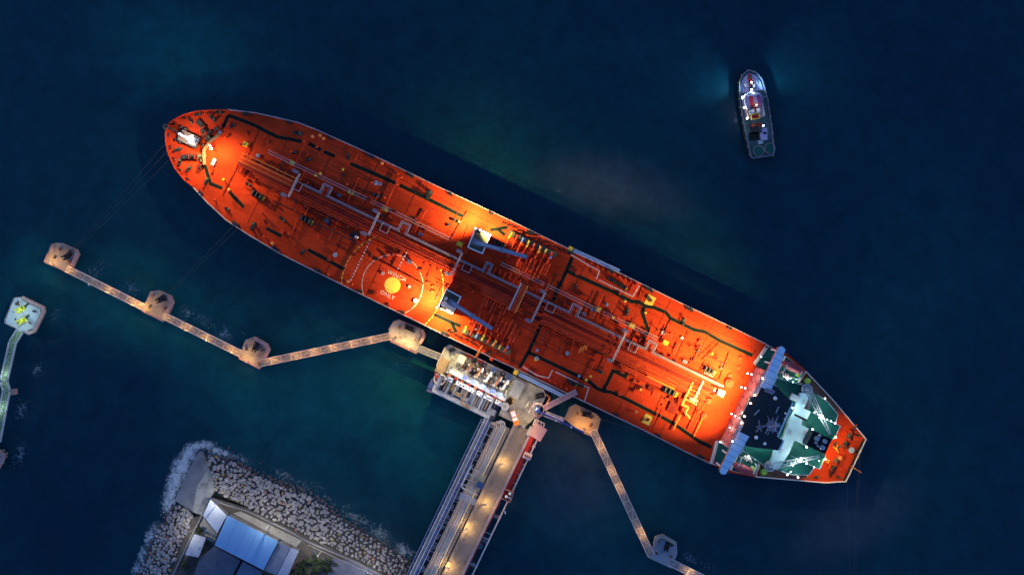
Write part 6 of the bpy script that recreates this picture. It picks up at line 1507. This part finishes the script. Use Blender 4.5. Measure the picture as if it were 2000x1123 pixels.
# ------------------------------------------------------------------ tug
FX = Vector((-.1615, -.987)); RX = Vector((.987, -.1615))
def TP(f, s): p = Vector((1476, 223)) + FX * f + RX * s; return (p.x, p.y)
def TW(f, s, z): return W(*TP(f, s), z)
TU = thing('tugboat', 'small tugboat lit white and red, lying off the tanker', 'boat', TW(0, 0, 0))
TANG = math.atan2(.987, -.1615)
TO = [(-86, -20), (-86, 20), (-82, 24), (-40, 27), (20, 28), (45, 26), (66, 23), (78, 16), (84, 8), (87, 0), (84, -8), (78, -16), (66, -23), (45, -26), (20, -28), (-40, -27), (-82, -24)]
ZT = 2.6
q = MB(); n = len(TO)
vs = [TW(f, s, ZT) for f, s in TO] + [Vector((TW(f * .94 - 2, s * .85, 0).x, TW(f * .94 - 2, s * .85, 0).y, -1)) for f, s in TO]
q.add(vs, [(i, (i + 1) % n, n + (i + 1) % n, n + i) for i in range(n)]); q.build('hull', BLK, TU)
TGR = mat('tug_deck', (.06, .10, .10), .6, .3, .6); TMV = mat('tug_mauve', (.30, .26, .42), .6, .2, .5); TRD = mat('tug_red', (.45, .03, .04), .55, .15, .6)
MB().prism([TW(f * .97, s * .93, ZT) for f, s in TO], ZT - .5, ZT - .1).build('deck', TGR, TU)
MB().prism([TW(f, s, ZT) for f, s in [(44, -22), (60, -19), (74, -12), (81, 0), (74, 12), (60, 19), (44, 22)]], ZT - .1, ZT + .3).build('foredeck', TMV, TU)
rim = [TW(f * .985, s * .955, ZT) for f, s in TO]; rim.append(rim[0])
MB().wall(rim, .3, ZT - .2, ZT + .8).build('bulwark', mat('tug_rail', (.15, .15, .20), .5, .15, .6), TU)
fen = [TW(f, s, ZT) for f, s in TO]; fen.append(fen[0]); MB().wall(fen, .7, ZT - .7, ZT + .1).build('fender_belt', RUB, TU)
tyre = [tb(lambda q: q.ring((0, 0), .22, .55, -.25, .25, 12), 'tyre', RUB), ('tyre_strap', tb(lambda q: q.box((0, 0), .3, .5, .25, .3, 0), 'tyre_strap', YLG))]
for k, (p, d) in enumerate(along(fen[1:], 2.6)):
    o = place(tyre, 'tyre_fender', TU, p + Vector((d.y, -d.x, 0)) * .1, 0, .8)
wh = MB().prism([TW(f, s, 6) for f, s in [(-6, -17), (30, -19), (40, -15), (44, 0), (40, 15), (30, 19), (-6, 17)]], ZT, 6.0).build('deckhouse', mat('tug_house', (.30, .28, .36), .5, .12, .5), TU)
br = MB().prism([TW(f, s, 9) for f, s in [(14, -14), (34, -14), (40, -8), (41, 8), (34, 14), (14, 14)]], 6.0, 8.8).build('wheelhouse', WHT, TU)
MB().prism([TW(f, s, 9) for f, s in [(15, -14.4), (34.3, -14.4), (40.6, -8), (41.6, 8), (34.3, 14.4), (15, 14.4)]], 7.3, 8.2).build('window_band', GLS, br)
for k, m_ in enumerate((TMV, TRD, TMV, mat('tug_plum', (.16, .05, .16), .6, .2, .5))):
    MB().prism([TW(f, s, 9) for f, s in [(13, -15 + k * 7.6), (36, -15 + k * 7.6), (36, -8 + k * 7.6), (13, -8 + k * 7.6)]], 8.8, 9.0 + .03 * k).build('roof_panel', m_, br)
MB().wall([TW(f, s, 9) for f, s in ((34, -19), (42, -11), (45, 0), (42, 11), (34, 19))], .5, 6.0, 6.9).build('bridge_visor', WHT, wh)
MB().box(TW(30, 24, 6), 1.6, .5, 6, 6.3, TANG + 1.5).build('wing_light_arm', LIL, wh)
mm_ = MB(); c = TW(16, -1, 9); mm_.cyl(c, .25, 9, 14, 8, .12); mm_.bar(c + Vector((-1.1, .2, 3)), c + Vector((1.1, -.2, 3)), .15, .15); mm_.build('mast', ORG, TU)
MB().prism([TW(f, s, 9) for f, s in rect(3, 22, -8, 8)], 6.0, 8.0).build('monkey_deck', mat('tug_brown', (.20, .12, .06), .6, .2, .5), TU)
for s in (-6, 5.5): o = MB().box(TW(6, s, 9), 1.3, 1.3, 6, 9.6, TANG).build('funnel', STL, TU); MB().box(TW(6, s, 9), 1.0, 1.0, 9.6, 9.7, TANG).build('funnel_cap', WHT, o)
MB().prism([TW(f, s, 7) for f, s in rect(-8, -1, -8, 6)], 5.9, 6.3).build('engine_hatch', TRD, TU)
ps = [TW(f, s, 7) for f, s in rect(-9, 0, -9, 7)]; ps.append(ps[0]); MB().wall(ps, .2, 6.0, 6.9).build('hatch_rail', YEL, TU)
for s in (-16, 16): MB().bar(TW(-6, s, 6.6), TW(18, s, 6.6), .45, .5).build('side_locker', CREAM if s > 0 else PNK, TU)
for (f, s), r_, k in (((66, 0), TANG, .6), ((-22, -2), TANG + 1.57, .55)): place(WINCH, 'towing_winch', TU, TW(f, s, ZT + .3), r_, k)
for f, s, m_ in ((58, -12, STLL), (60, 10, LIL), (54, 4, WHT), (72, 0, BLK), (52, -2, BLK)): MB().box(TW(f, s, ZT), 1.0, .8, ZT, ZT + 1.1, TANG).build('foredeck_gear', m_, TU)
for f, s, L, b, m_ in ((-30, -6, 3.0, 2.6, BLK), (-42, -10, 2.4, 3.0, GRNS), (-46, 8, 2.6, 2.2, TMV), (-56, 0, 1.2, 1.6, STL), (-36, 12, 2.0, 1.6, TMV)): MB().box(TW(f, s, ZT), L, b, ZT - .1, ZT + .5, TANG).build('deck_gear', m_, TU)
for f, s in ((-72.5, -6.0), (-71, 16.5)):
    c = TW(f, s, ZT); MB().cyl(c, 1.6, ZT - .1, ZT + .1, 24).build('mat_disc', GRN, TU); MB().ring(c, 1.62, 1.8, ZT - .1, ZT + .3, 28).build('coiled_hawser', PNK, TU)
MB().prism([TW(f, s, ZT) for f, s in rect(-84, -56, -21, 22)], ZT - .1, ZT + .02).build('aft_mat', mat('tug_green', (.02, .07, .06), .6, .25, .5), TU)
for f, s, z, pw, cc in ((62, 2, 5.2, 170, (.75, .9, 1)), (36, -20, 7.5, 260, (.8, .93, 1)), (16, -20, 7.0, 260, (.8, .93, 1)), (-6, -18, 7.0, 260, (.8, .95, 1)), (-25, 11, 7.0, 330, (.85, .9, 1)), (18, 4, 10.5, 160, (1, .6, .3)), (40, 2, 8.2, 260, (.75, .85, 1))):
    c = TW(f, s, z); o = MB().ball(c, .26).build('deck_lamp', BWHT if cc[0] < 1 else BWARM, TU); m = MB().tube((c.x, c.y, ZT), (c.x, c.y, z - .2), .06, 5).build('lamp_stem', STL, o)
    light(c + Vector((0, 0, .5)), pw * .5, cc, o, .2)
c = TW(48, 0, 6.9); o = MB().ball(c, .3).build('searchlight', BWHT, TU); MB().tube((c.x, c.y, 3), (c.x, c.y, 6.7), .1, 6).build('lamp_stem', STL, o)
for sg in (-1, 1):
    d = TW(95, sg * 120, 0); light(c + (d - c).normalized() * .6, 12000, (.30, .72, 1.0), o, .3, d, 85, 1.0)
